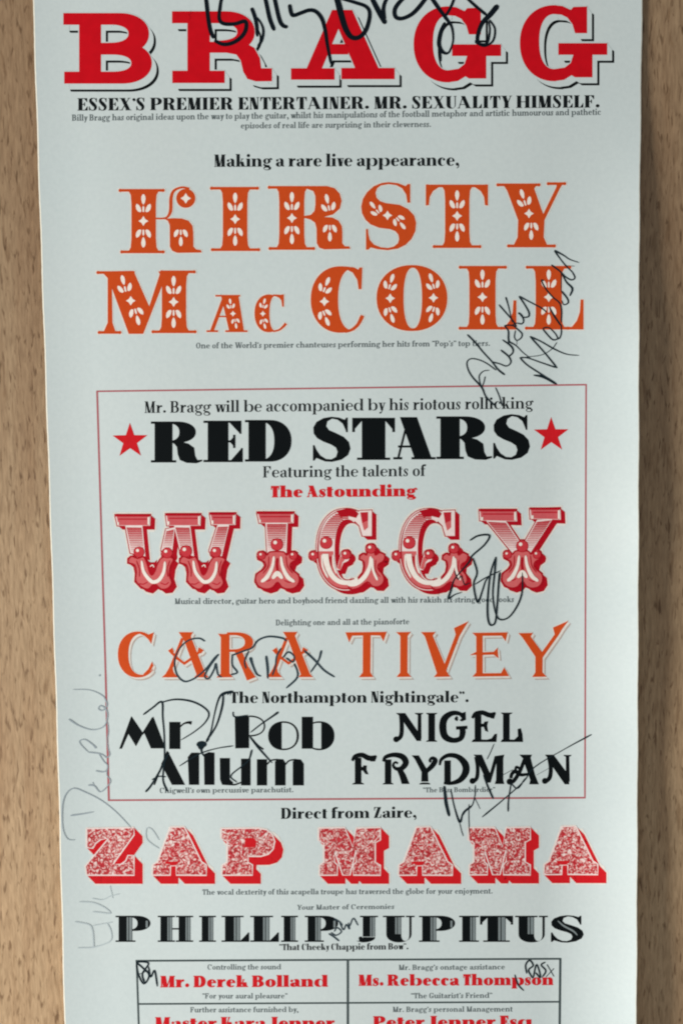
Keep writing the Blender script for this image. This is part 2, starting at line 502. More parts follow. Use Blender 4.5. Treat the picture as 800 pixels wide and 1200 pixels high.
    def g_O(s):
        rx = s.S + s.C * 0.55; s.O(rx + 0.03, 0.5, rx, 0.52, s.S, s.S, s.H); s.adv = 2 * rx + 0.1
    def g_P(s):
        x = s.E; s.V(x, 0, 1, 'l', 'lr'); r = s.bowl(x + s.S, 0.42, 1, s.C * 0.45, s.S * 0.95); s.adv = r + 0.06
    def g_Q(s): s.g_O(); s.T([(0.3, 0.1), (0.5, -0.1), (0.7, -0.2)], s.S * 0.6)
    def g_R(s):
        x = s.E; s.V(x, 0, 1, 'l', 'lr'); c = s.C * 0.45
        s.bowl(x + s.S, 0.48, 1, c, s.S * 0.92); q = x + s.S + c + 0.02
        S = s.S
        s.G([(x + S, 0.48), (q, 0.48 + s.H), (q + S * 0.6, 0.46), (q + S * 0.92, 0.36), (q + S * 0.98, 0.16), (q + S * 1.1, 0.06), (q + S * 1.3 + 0.03, 0.07), (q + S * 1.3 + 0.03, 0.03), (q + S * 1.05, -0.02), (q + S * 0.5, -0.01), (q + S * 0.12, 0.06), (q, 0.2), (q - 0.02, 0.38), (q - 0.08, 0.45)])
        s.adv = q + S * 1.3 + 0.08
    def g_S(s):
        if s.S > 0.35:
            s.G([(.02 + .98 * x, y) for x, y in [(.50, 1.02), (.30, .99), (.12, .90), (.04, .77), (.05, .63), (.14, .52), (.30, .44), (.50, .37), (.62, .30), (.66, .20), (.62, .09), (.50, .03), (.36, .04), (.22, .12), (.12, .25), (.07, .36), (.03, .36), (.03, 0), (.07, 0), (.12, .06), (.2, .03), (.34, -.02), (.52, -.03), (.76, .02), (.93, .13), (.99, .28), (.95, .43), (.82, .55), (.62, .64), (.44, .71), (.37, .80), (.40, .91), (.52, .975), (.66, .95), (.79, .86), (.86, .72), (.88, .66), (.92, .66), (.92, 1.0), (.88, 1.0), (.84, .95), (.70, 1.0)]])
            s.adv = 1.05; return
        S, H = s.S, s.H; w = 0.34 + S * 0.75; c = w / 2 + 0.03
        t = S * 0.95
        s.T([(c + w * .42, .80), (c + w * .22, .97), (c, 1.0 - H / 2 + .01), (c - w * .27, .92), (c - w * .30, .74), (c - w * .08, .58), (c + w * .10, .46), (c + w * .30, .30), (c + w * .25, .10), (c, 0.0 + H / 2 - .01), (c - w * .25, .04), (c - w * .46, .22)],
            [H, H, H * 1.1, t * .62, t * .82, t * 1.0, t * 1.0, t * .82, t * .62, H * 1.1, H, H])
        s.R(c + w * .42 - H * .6, .68, c + w * .42 + H * .6, 1.0); s.R(c - w * .46 - H * .6, 0, c - w * .46 + H * .6, .33); s.adv = w + 0.13
    def g_T(s):
        w = s.S + s.C * 1.5; x = w / 2 - s.S / 2 + 0.03
        s.V(x, 0, 1, '', 'lr'); s.R(0.03, 1 - s.H, w + 0.03, 1)
        for a, d in ((0.03, 1), (w + 0.03, -1)):
            s.R(min(a, a + d * s.H), 0.66, max(a, a + d * s.H), 1); s.G([(a, .66), (a + d * (.13 + s.S * .15), 1 - s.H), (a, 1 - s.H)])
        s.adv = w + 0.08
    def g_U(s):
        E, S, H = s.E, s.S, s.H; x2 = E + S + s.C
        s.R(E, .3, E + S, 1); s.stems.append((E, .3, E + S, 1)); s.slab(0, 2 * E + S, 1, False); s.R(x2, .3, x2 + H * 1.2, 1); s.slab(x2 - E, x2 + H + E, 1, False)
        s.O((E + x2 + H * 1.2) / 2, .3, (x2 + H * 1.2 - E) / 2, .32, S, H * 1.2, H, 180, 360); s.adv = x2 + H + E + .06
    def g_V(s):
        E, S = s.E, s.S; m = E + s.C * .75
        s.D(m, 0, E, 1, S); s.D(m + S * .6, 0, m + S * .6 + s.C * .75, 1, s.H * 1.2); s.slab(0, 2 * E + S, 1, False); x = m + S * .6 + s.C * .75; s.slab(x - E, x + E + s.H, 1, False); s.adv = x + E + .05
    def g_W(s):
        E, S = s.E, s.S; d = s.C * .62; x = E
        for k in range(2):
            s.D(x + d, 0, x, 1, S); s.D(x + d + S * .55, 0, x + 2 * d + S * .55, 1, s.H * 1.2); s.slab(x - E, x + S + E, 1, False); x += 2 * d + S * .55 - (S * .2 if k == 0 else 0)
        s.slab(x - E, x + E + s.H, 1, False); s.adv = x + E + .05
    def g_X(s):
        E, S = s.E, s.S; w = s.C * 1.45
        s.D(E + w, 0, E, 1, S); s.D(E + s.H, 0, E + w + S * .55, 1, s.H * 1.2); s.slab(0, 2 * E + S, 1, False); s.slab(E + w - E, E + w + S + E, 0, True); s.slab(0, 2 * E + s.H * 2, 0, True); s.slab(E + w + S * .55 - E, E + w + S * .55 + E + s.H, 1, False); s.adv = E + w + S + E + .04
    def g_Y(s):
        E, S = s.E, s.S; x = E + s.C * .6
        s.D(x, .44, E, 1, S); s.D(x + S * .7, .42, x + S * .7 + s.C * .7, 1, s.H * 1.2); s.V(x, 0, .46, '', 'lr'); s.slab(0, 2 * E + S, 1, False); q = x + S * .7 + s.C * .7; s.slab(q - E, q + E + s.H, 1, False); s.adv = q + E + .04
    def g_Z(s):
        w = s.C * 1.3 + s.S; s.D(.04, 0, w - s.S, 1, s.S); s.R(.05, 1 - s.H, w, 1); s.R(.04, 0, w + .02, s.H); s.R(.05, .68, .05 + s.H, 1); s.R(w + .02 - s.H, 0, w + .02, .34)
        s.G([(.05, .68), (.18, 1 - s.H), (.05, 1 - s.H)]); s.G([(w + .02, .34), (w - .13, s.H), (w + .02, s.H)]); s.adv = w + .1
    # small letters
    def g_o(s):
        rx = s.S * .95 + s.C * .36; s.O(rx + .02, s.xh / 2, rx, s.xh / 2 + .015, s.S * .95, s.S * .95, s.H); s.adv = 2 * rx + .07
    def g_c(s):
        rx = s.S * .7 + s.C * .5; s.O(rx + .02, s.xh / 2, rx, s.xh / 2 + .015, s.S, s.H, s.H, 50, 325); s.ball(rx * 1.62, s.xh * .78, .045 + s.S * .2); s.adv = 2 * rx + .05
    def g_e(s):
        rx = s.S * .75 + s.C * .5; s.O(rx + .02, s.xh / 2, rx, s.xh / 2 + .015, s.S, s.S * .7, s.H, 5, 322); s.R(rx * .6, s.xh * .5, 2 * rx - .02, s.xh * .5 + s.H); s.adv = 2 * rx + .06
    def g_a(s):
        S, x = s.S, s.S * .8 + s.C * .62
        s.R(x, .03, x + S * .95, s.xh * .72); s.O(x + S * .95 - (S * .5 + s.C * .36), s.xh * .70, S * .5 + s.C * .36, s.xh * .31, s.H, S * .95, s.H, 0, 150)
        s.ball(.09 + S * .2, s.xh * .76, .05 + S * .18); s.O(.03 + S * .6 + s.C * .3, s.xh * .27, S * .6 + s.C * .3, s.xh * .29, S * .9, s.H, s.H, 70, 320)
        s.R(x + S * .6, 0, x + S * .95 + .07, s.H * 1.2); s.adv = x + S + .1
    def arch(s, x, c, w):
        rx = (c + w + s.H) / 2; cy = s.xh - .26
        s.O(x - s.H + rx, cy, rx, .275, s.H, w, s.H * 1.4, 0, 180)
        s.R(x + c, 0, x + c + w, cy); s.slab(x + c - s.E * .8, x + c + w + s.E * .8, 0, True)
        return x + c + w
    def g_n(s):
        s.V(s.E, 0, s.xh, 'l', 'lr'); r = s.arch(s.E + s.S, s.C * .72, s.S); s.adv = r + s.E + .04
    def g_m(s):
        s.V(s.E, 0, s.xh, 'l', 'lr'); r = s.arch(s.E + s.S, s.C * .66, s.S); r = s.arch(r, s.C * .66, s.S); s.adv = r + s.E + .04
    def g_h(s):
        s.V(s.E, 0, 1.03, 'l', 'lr'); r = s.arch(s.E + s.S, s.C * .72, s.S); s.adv = r + s.E + .04
    def g_r(s):
        s.V(s.E, 0, s.xh, 'l', 'lr'); x = s.E + s.S
        s.T([(x - .01, s.xh * .6), (x + .07, s.xh * .88), (x + .15, s.xh - .03)], s.H * 1.3); s.ball(x + .17, s.xh - .09, .06 + s.S * .12); s.adv = x + .27 + s.S * .1
    def g_u(s):
        E, S = s.E, s.S; x2 = E + S + s.C * .68
        s.R(E, .22, E + S, s.xh); s.slab(0, E + S, s.xh, False); s.R(x2, 0, x2 + S, s.xh); s.slab(x2 - E, x2 + S, s.xh, False); s.slab(x2, x2 + S + E, 0, True)
        s.O((E + x2 + s.H) / 2, .24, (x2 + s.H - E) / 2, .255, S, s.H, s.H * 1.2, 180, 360); s.adv = x2 + S + E + .03
    def g_i(s): s.V(s.E, 0, s.xh, 'l', 'lr'); s.ball(s.E + s.S * .5, .90, .05 + s.S * .32); s.adv = s.S + 2 * s.E + .04
    def g_j(s): s.V(s.E, -.15, s.xh, 'l', ''); s.ball(s.E + s.S * .5, .90, .05 + s.S * .32); s.O(s.E - .08, -.12, .08 + s.S, .17, 0, s.S, s.H, -90, 0); s.adv = s.S + 2 * s.E + .04
    def g_l(s): s.V(s.E, 0, 1.03, 'l', 'lr'); s.adv = s.S + 2 * s.E + .04
    def g_t(s):
        x = s.E * .8 + .02; s.R(x, .1, x + s.S, s.xh + .2); s.R(0, s.xh - s.K, x + s.S + .12, s.xh); s.O(x + s.S * .5 + .08, .12, s.S * .5 + .1, .135, s.S, s.H, s.H, 180, 320); s.G([(x, s.xh), (x + s.S * .6, s.xh + .2), (x + s.S, s.xh + .2), (x + s.S, s.xh)]); s.adv = x + s.S + .17
    def g_f(s):
        x = s.E; s.V(x, 0, .8, '', 'lr'); s.R(0, s.xh - s.K, x + s.S + .14, s.xh); s.O(x + s.S + .06, .80, s.S + .06, .24, s.S, .03, s.H, 50, 180); s.ball(x + s.S + .11, .93, .05 + s.S * .12); s.adv = x + s.S + .17
    def lobe(s, x, side, S):
        rx = S * .75 + s.C * .48
        if side == 'r': s.O(x + rx - s.H, s.xh / 2, rx, s.xh / 2 + .015, s.H, S, s.H, -180, 180); return x + 2 * rx - s.H
        s.O(x + rx, s.xh / 2, rx, s.xh / 2 + .015, S, s.H, s.H, 0, 360); return x + 2 * rx - s.H
    def g_b(s): s.V(s.E, 0, 1.03, 'l', ''); s.adv = s.lobe(s.E + s.S, 'r', s.S) + .05
    def g_p(s): s.V(s.E, -.3, s.xh, 'l', 'lr'); s.adv = s.lobe(s.E + s.S, 'r', s.S) + .05
    def g_d(s):
        x = s.lobe(.02, 'l', s.S); s.V(x, 0, 1.03, 'l', 'r'); s.adv = x + s.S + s.E + .03
    def g_q(s):
        x = s.lobe(.02, 'l', s.S); s.V(x, -.3, s.xh, '', 'lr'); s.adv = x + s.S + s.E + .03
    def g_g(s):
        rx = s.S * .72 + s.C * .38; cx = rx + .04
        s.O(cx, s.xh * .68, rx, s.xh * .33, s.S * .8, s.S * .8, s.H); s.T([(cx - rx * .5, s.xh * .38), (cx - rx * .8, .16), (cx - rx * .3, .08), (cx + rx * .7, .03)], [s.H, s.H * 2, s.S * .55, s.S * .6])
        s.O(cx + .04, -.12, rx * 1.05, .17, s.H * 1.3, s.S * .7, s.S * .45, hb=s.H); s.T([(cx + rx * .6, s.xh * .88), (cx + rx * 1.0, s.xh * .99), (cx + rx * 1.25, s.xh * .96)], s.H * 1.6); s.ball(cx + rx * 1.25, s.xh * .9, .05 + s.S * .08); s.adv = 2 * rx + .16
    def g_k(s):
        s.V(s.E, 0, 1.03, 'l', 'lr'); r = s.E + s.S; s.D(r, .26, r + s.C * .6, s.xh, s.H * 1.3); s.D(r + s.C * .5, 0, r + s.C * .05, s.xh * .62, s.S); s.slab(r + s.C * .35, r + s.C * .6 + s.E + .08, s.xh, False); s.slab(r + s.C * .4, r + s.C * .5 + s.S + s.E, 0, True); s.adv = r + s.C * .5 + s.S + s.E + .02
    def g_s(s):
        S, H, k = s.S, s.H, s.xh; w = .24 + S * .7; c = w / 2 + .03; t = S * .85
        s.T([(c + w * .4, .76 * k), (c + w * .2, .97 * k), (c - w * .1, k - H / 2), (c - w * .3, .80 * k), (c - w * .12, .58 * k), (c + w * .12, .44 * k), (c + w * .3, .24 * k), (c + w * .1, H / 2), (c - w * .2, .04 * k), (c - w * .44, .26 * k)],
            [H, H, H * 1.2, t * .7, t, t, t * .7, H * 1.2, H, H])
        s.R(c + w * .4 - H / 2, .66 * k, c + w * .4 + H / 2, k); s.R(c - w * .44 - H / 2, 0, c - w * .44 + H / 2, .34 * k); s.adv = w + .1
    def g_v(s):
        E, S, k = s.E, s.S, s.xh; m = E + s.C * .42
        s.D(m, 0, E, k, S); x = m + S * .6 + s.C * .45; s.D(m + S * .6, 0, x, k, s.H * 1.2); s.slab(0, 2 * E + S, k, False); s.slab(x - E, x + E + s.H, k, False); s.adv = x + E + .03
    def g_w(s):
        E, S, k = s.E, s.S, s.xh; d = s.C * .42; x = E
        for q in range(2):
            s.D(x + d, 0, x, k, S); s.D(x + d + S * .5, 0, x + 2 * d + S * .5, k, s.H * 1.2); s.slab(x - E, x + S + E * .8, k, False); x += 2 * d + S * .5 - (S * .15 if q == 0 else 0)
        s.slab(x - E, x + E + s.H, k, False); s.adv = x + E + .03
    def g_x(s):
        E, S, k, w = s.E, s.S, s.xh, s.C * .9
        s.D(E + w, 0, E, k, S); s.D(E, 0, E + w + S * .5, k, s.H * 1.2); s.slab(0, 2 * E + S, k, False); s.slab(w, w + S + 2 * E, 0, True); s.slab(0, 2 * E + .05, 0, True); s.slab(w + S * .5, w + S * .5 + 2 * E, k, False); s.adv = w + S + 2 * E + .03
    def g_y(s):
        E, S, k = s.E, s.S, s.xh; m = E + s.C * .42
        s.D(m, 0, E, k, S); x = m + S * .6 + s.C * .45; s.T([(x + s.H * .5, k), (m + S * .55, .02), (m + S * .1, -.2), (m - .08, -.26)], s.H * 1.3); s.ball(m - .06, -.21, .05 + S * .12); s.slab(0, 2 * E + S, k, False); s.slab(x - E, x + E + s.H, k, False); s.adv = x + E + .03
    def g_z(s):
        w = s.C * .8 + s.S; k = s.xh; s.D(.03, 0, w - s.S, k, s.S); s.R(.03, k - s.H, w, k); s.R(.03, 0, w + .02, s.H); s.R(.03, k * .7, .03 + s.H, k); s.R(w + .02 - s.H, 0, w + .02, k * .32); s.adv = w + .07
    def p_space(s): s.adv = .30
    def p_dot(s): r = .055 + s.S * .3; s.ball(r + .03, r, r); s.adv = 2 * r + .09
    def p_comma(s):
        r = .055 + s.S * .28; s.ball(r + .03, r, r); s.T([(2 * r, r), (2 * r, -.08), (r, -.2)], [s.H * 2, s.H * 1.6, s.H]); s.adv = 2 * r + .09
    def p_apos(s):
        r = .05 + s.S * .22; s.ball(r + .02, .98 - r, r); s.T([(2 * r, .95 - r), (2 * r - .01, .82), (r, .72)], [s.H * 2, s.H * 1.6, s.H]); s.adv = 2 * r + .06
    def p_quote(s):
        r = .045 + s.S * .2
        for d in (0, 2 * r + .05):
            s.ball(r + .02 + d, .98 - r, r); s.T([(2 * r + d, .95 - r), (2 * r - .01 + d, .82), (r + d, .72)], [s.H * 2, s.H * 1.6, s.H])
        s.adv = 4 * r + .13
    def p_dash(s): s.R(.03, .28, .25, .28 + max(s.H, .07)); s.adv = .29
NAMES = {' ': 'p_space', '.': 'p_dot', ',': 'p_comma', "'": 'p_apos', '"': 'p_quote', '-': 'p_dash'}

def set_line(ink, face, text, x0, x1, yb0, yb1, cap, stems=None):
    items, x = [], 0.0
    for ch in text:
        g, adv, st = face.glyph(ch)
        items.append((g, x, st)); x += adv
    sx = (x1 - x0) / x
    for g, gx, st in items:
        n = len(ink.v); z = 0
        for (a, b, dz) in g.v:
            px = x0 + (gx + a) * sx
            ink.v.append((px, yb0 + (yb1 - yb0) * (px - x0) / (x1 - x0) + b * cap, dz))
        ink.f += [tuple(i + n for i in f) for f in g.f]
def set_box(ink, face, ch, x0, x1, yt, yb, grey=None):
    g, adv, st = face.glyph(ch)
    xs = [v[0] for v in g.v]; lo, hi = min(xs), max(xs); sx = (x1 - x0) / (hi - lo); sy = yb - yt
    n = len(ink.v)
    ink.v += [(x0 + (a - lo) * sx, yb + b * sy, dz) for a, b, dz in g.v]
    ink.f += [tuple(i + n for i in f) for f in g.f]
    return [(x0 + (a - lo) * sx, yb - d * sy, x0 + (c - lo) * sx, yb - b * sy) for a, b, c, d in st]

BOLD = Face(S=0.28, H=0.055, K=0.05, E=0.07, C=0.29)
BOOK = Face(S=0.19, H=0.055, K=0.05, E=0.08, C=0.34)
TINY = Face(S=0.19, H=0.09, K=0.08, E=0.07, C=0.30, n=8)
FAT = Face(S=0.40, H=0.085, K=0.085, E=0.06, xh=0.68, C=0.20)
POSTERFACE = Face(S=0.44, H=0.05, K=0.055, E=0.09, C=0.24, n=24)
STRIPED = Face(S=0.44, H=0.055, K=0.055, E=0.10, C=0.24, n=24)

def line(name, face, mat, rows, label=None, layer=1, parent=None):
    ink = Ink()
    for r in rows: set_line(ink, face, *r)
    return ink.build(name, mat, parent or poster, layer, label)

# ================================================================== the lettering, top to bottom
# ---- big red slab heading
def slab_heading():
    a = Ink()
    # B
    a.rect(74.5, 15.3, 118.6, 29); a.rect(93, 15.3, 118.6, 98); a.rect(75.5, 84, 118.6, 98)
    a.rect(118, 15.3, 141, 29); a.rect(118, 50.2, 146, 64); a.rect(118, 84, 145, 98)
    a.ring(140, 39.6, 34.7, 24.3, 0, 24, 13.5, -90, 90, hb=13.8); a.ring(143, 74, 35, 24, 0, 24, 14, -90, 90)
    a.poly([(146, 50.2), (168, 50), (163, 56), (168, 62), (146, 64)])
    # R
    a.rect(201.7, 13.2, 246, 27.2); a.rect(219.7, 13.2, 245.9, 97.3); a.rect(202, 82.9, 263.3, 97.3)
    a.rect(245, 13.2, 266, 27.2); a.rect(245, 49, 270, 61.8)
    a.ring(264, 37.4, 34.5, 24.2, 0, 20.5, 14, -90, 90)
    a.poly([(258, 49.5), (285, 49), (298, 56), (304.5, 68), (306, 80), (318.6, 80), (318.6, 95.2), (300, 95.4), (290, 92.5), (285, 84), (282, 71), (277, 64), (265, 61.7)])
    # A
    a.poly([(389, 11.6), (404, 11.6), (405.5, 12), (377, 80.5), (359, 80.5)]); a.poly([(389, 16), (389, 11.6), (412.5, 11.6), (443.4, 80), (416, 80)])
    a.rect(384, 51.6, 408, 63.8); a.rect(340.9, 80, 391.9, 93.4); a.rect(399.8, 79.6, 462.2, 92.8)
    # two G
    for dx, dy in ((0, 0), (124.3, -1.4)):
        g = Ink()
        g.ring(525, 52, 40.6, 44.6, 22.6, 22.6, 10.5, 88, 272, 30, hb=14.2)
        g.poly([(524, 7.4), (534, 8.4), (544, 13), (547, 9.5), (563, 9), (563, 40.3), (549, 40.3), (546, 30), (540, 22), (533, 18.6), (524, 17.9)])
        g.poly([(524, 96.6), (536, 95), (545, 89.5), (549, 92), (569.3, 92), (569.3, 65.6), (586.6, 65.6), (586.6, 52), (529.4, 52), (529.4, 65.6), (547, 65.6), (544, 75), (537, 80.5), (524, 82.5)])
        a.copy_from(g, dx, dy)
    sh, wh = Ink(), Ink()
    for k in range(4): sh.copy_from(a, 7.0 + .4 * k, 8.2 + .42 * k)
    for k in range(1, 8): wh.copy_from(a, 0.80 * k, 0.98 * k)
    for d in ((-1.2, 0), (0, -1.2), (1.2, 0), (-.8, .8)): wh.copy_from(a, *d)
    o = a.build('headline_lettering', M_RED, poster, 4, 'big red slab serif lettering with thin black drop line')
    sh.build('drop_line', M_BLACK, o, 1)
    wh.build('pale_gap', M_PAPER, o, 2)
slab_heading()
line('subheading_text', BOLD, M_TEXT, [("ESSEX'S PREMIER ENTERTAINER. MR. SEXUALITY HIMSELF.", 91, 703, 129.6, 126.0, 14.5)], 'bold black capitals under the red heading')
line('caption_text', TINY, M_GREY, [("Billy Bragg has original ideas upon the way to play the guitar, whilst his manipulations of the football metaphor and artistic humourous and pathetic", 84.5, 704, 141.6, 134.6, 7.3),
     ("episodes of real life are surprising in their cleverness.", 282, 505, 150.6, 148.8, 7.0)], 'two tiny centred lines of small print')
line('announcement_text', BOLD, M_TEXT, [("Making a rare live appearance,", 251, 538, 195.6, 194.2, 14.5)])

# ---- orange ornamented names
def flower(o, x, y, ang, k=1.0):
    """three petals opening from the junction (x, y); ang = 0 points up, 180 down (degrees, clockwise)"""
    a = math.radians(ang); c, s = math.cos(a), math.sin(a)
    def put(pts): o.poly([(x + (px * c - py * s) * k, y + (px * s + py * c) * k) for px, py in pts])
    put([(0, -7.5), (-1.6, -10), (-2.5, -14), (-2.3, -17.2), (-1, -19.6), (0, -20), (1, -19.6), (2.3, -17.2), (2.5, -14), (1.6, -10)])
    for m in (-1, 1):
        put([(m * q[0], q[1]) for q in [(2.2, 0.2), (3.2, -4), (5.2, -7.2), (8, -8.8), (9.0, -6.2), (8.4, -2.6), (6.4, 0.2), (4.0, 1.2)]])
    put([(-.9, .8), (-1.2, -4), (-.5, -6), (.5, -6), (1.2, -4), (.9, .8)])
def diamond(o, x, y, r=5.6):
    i = r * .38
    o.poly([(x, y - r), (x + i, y - i), (x + r, y), (x + i, y + i), (x, y + r), (x - i, y + i), (x - r, y), (x - i, y - i)])
def flowers(o, x, ys, k=1.0, tilt=(0, 0), dx=(0, 0, 0)):
    flower(o, x + dx[0], ys[0], tilt[0], k); diamond(o, x + dx[1], ys[1], 5.8 * k); flower(o, x + dx[2], ys[2], 180 + tilt[1], k)
def ornament_stem(a, x0, x1, yt, yb, s0, s1, t0=None, t1=None, k=3.2):
    """a thick stem that flares a little into hairline slabs"""
    t0 = s0 if t0 is None else t0; t1 = s1 if t1 is None else t1
    a.poly([(x0 - 4, yt + 1), (x1 + 4, yt + 1), (x1 + .6, yt + 7), (x1 - .2, yt + 18), (x1 - .2, yb - 18), (x1 + .6, yb - 7), (x1 + 4, yb - 1), (x0 - 4, yb - 1), (x0 - .6, yb - 7), (x0 + .2, yb - 18), (x0 + .2, yt + 18), (x0 - .6, yt + 7)])
    a.rect(t0, yt, t1, yt + k); a.rect(s0, yb - k, s1, yb)
    for x, y in ((t0, yt), (t1, yt), (s0, yb), (s1, yb)):
        a.disc(x + (1 if x in (t0, s0) else -1), y + (k / 2 if y == yt else -k / 2), 2.0, n=10)
def ornamented_first():
    a, o = Ink(), Ink()
    # K
    ornament_stem(a, 154, 183, 221.5, 296.8, 142, 192.3, 140, 192.3)
    a.stroke([(182, 256), (190, 256), (196, 254.5), (200, 247), (200.6, 232), (204, 223.5), (213, 219.6), (222, 221)], [2, 2, 2.6, 4, 4, 3.2, 2.4, 2.4], taper=False)
    a.disc(217.8, 232.4, 11.2, n=28); diamond(o, 217.8, 232.4, 6.2)
    a.poly([(193, 256.5), (203, 255.6), (213, 256), (221, 258.6), (225.6, 264.5), (226.6, 272), (226.8, 289), (230, 292.2), (235.5, 293), (236.4, 296), (208, 296.4), (202, 294), (199.2, 289), (199, 264), (197, 259)])
    flowers(o, 168.2, (247.5, 259, 270)); flower(o, 212, 270, 180, .92)
    # I
    ornament_stem(a, 261, 290, 219, 294.2, 248, 304, 247, 302.6); flowers(o, 275.6, (245.8, 256.8, 268))
    # R
    ornament_stem(a, 327, 356.6, 218, 292.8, 315.4, 368.3, 314.5, 362)
    a.poly([(350, 218), (383, 218), (392, 220.5), (398, 227), (400.2, 235.5), (398, 244.5), (390, 251.5), (378, 254.6), (356, 255.8), (356, 253), (364, 251.8), (368.4, 247), (369.4, 240), (369.4, 230), (367, 224), (360, 221.4), (350, 221.4)])
    a.poly([(358, 255.8), (376, 254), (389, 254.8), (396.5, 258.5), (400.4, 265), (401, 272), (401, 285), (404, 288.6), (409, 288.6), (410.3, 291.6), (380, 292.3), (374, 290.4), (371, 285), (370.8, 268), (369, 261), (364, 257.4)])
    flowers(o, 342, (245, 255.5, 266)); flower(o, 385.8, 246, -12, .95); flower(o, 386.4, 264.5, 180, .92)
    # S
    a.poly([(455, 213.4), (447, 214.4), (438, 218), (430, 225), (425, 233), (423, 242), (424, 250), (428, 257.5), (434, 263), (444, 267), (457, 268.6), (463, 271), (466.4, 275), (467.4, 280), (466, 285), (461, 289), (454, 290.6), (446, 289.8), (438, 286.6), (433, 281), (431.4, 274), (431, 268.4), (428.6, 268.4), (428.6, 292.6), (431.6, 292.6), (434, 290), (442, 292), (454, 293.2), (466, 291.4), (475, 287), (482, 280), (486.4, 271), (487.4, 261), (485, 252.5), (478, 245), (468, 240), (452, 238), (445, 235.6), (441, 231.6), (439.8, 226), (441.6, 220.8), (446, 217.4), (455, 215.8), (464, 217), (471, 220.8), (475.6, 228), (477, 237.6), (480.4, 237.6), (480.4, 215.6), (477.4, 215.6), (475, 218), (466, 214.6)])
    flower(o, 443.5, 249.5, -38, .82); diamond(o, 453.8, 252.4, 5.6); flower(o, 464.5, 255.5, 142, .82)
    # T
    ornament_stem(a, 521, 549.8, 216.3, 290.6, 507.5, 562.8, 500, 570)
    for x, d in ((498.6, 1), (571.4, -1)):
        a.poly([(x, 216.3), (x, 241), (x + 3.6 * d, 240.4), (x + 4.6 * d, 231), (x + 8.5 * d, 224), (x + 15 * d, 219.6), (x + 22 * d, 216.3)])
    flowers(o, 535.3, (243, 253, 263))
    # Y
    a.poly([(587, 216), (629, 216), (625.5, 221), (636, 250.8), (651, 220), (652, 216), (658.6, 216), (656, 220), (637.5, 258), (636.6, 278), (641, 288), (601, 288), (606, 278), (606.6, 258), (594, 224), (591, 219)])
    a.rect(582, 215, 632, 218.2); a.rect(641, 213.6, 662, 216.8); a.rect(594.5, 286.6, 650, 289.9)
    for x, y in ((583, 216.6), (631, 216.6), (642, 215.2), (661, 215.2), (595.5, 288.2), (649, 288.2)): a.disc(x, y, 2, n=10)
    flower(o, 615.3, 240, -17, .95); diamond(o, 619.4, 250.2, 5.6); flower(o, 622, 262, 180, .95)
    r = a.build('name_lettering', M_ORANGE, poster, 3, 'orange lettering in one row pricked with cream leaf ornaments')
    o.split('floral_ornament', M_CREAM, r, 4, (240, 308, 412, 495, 575))
    h = Ink()
    for d in ((1.3, 1.1), (-1.3, -.9), (1.3, -.9), (-1.3, 1.1)): h.copy_from(a, *d)
    h.build('pale_halo', M_CREAM_HALO, r, 1)
M_CREAM_HALO = ink_mat('pale_halo_ink', (226, 222, 212), 0.6)
ornamented_first()
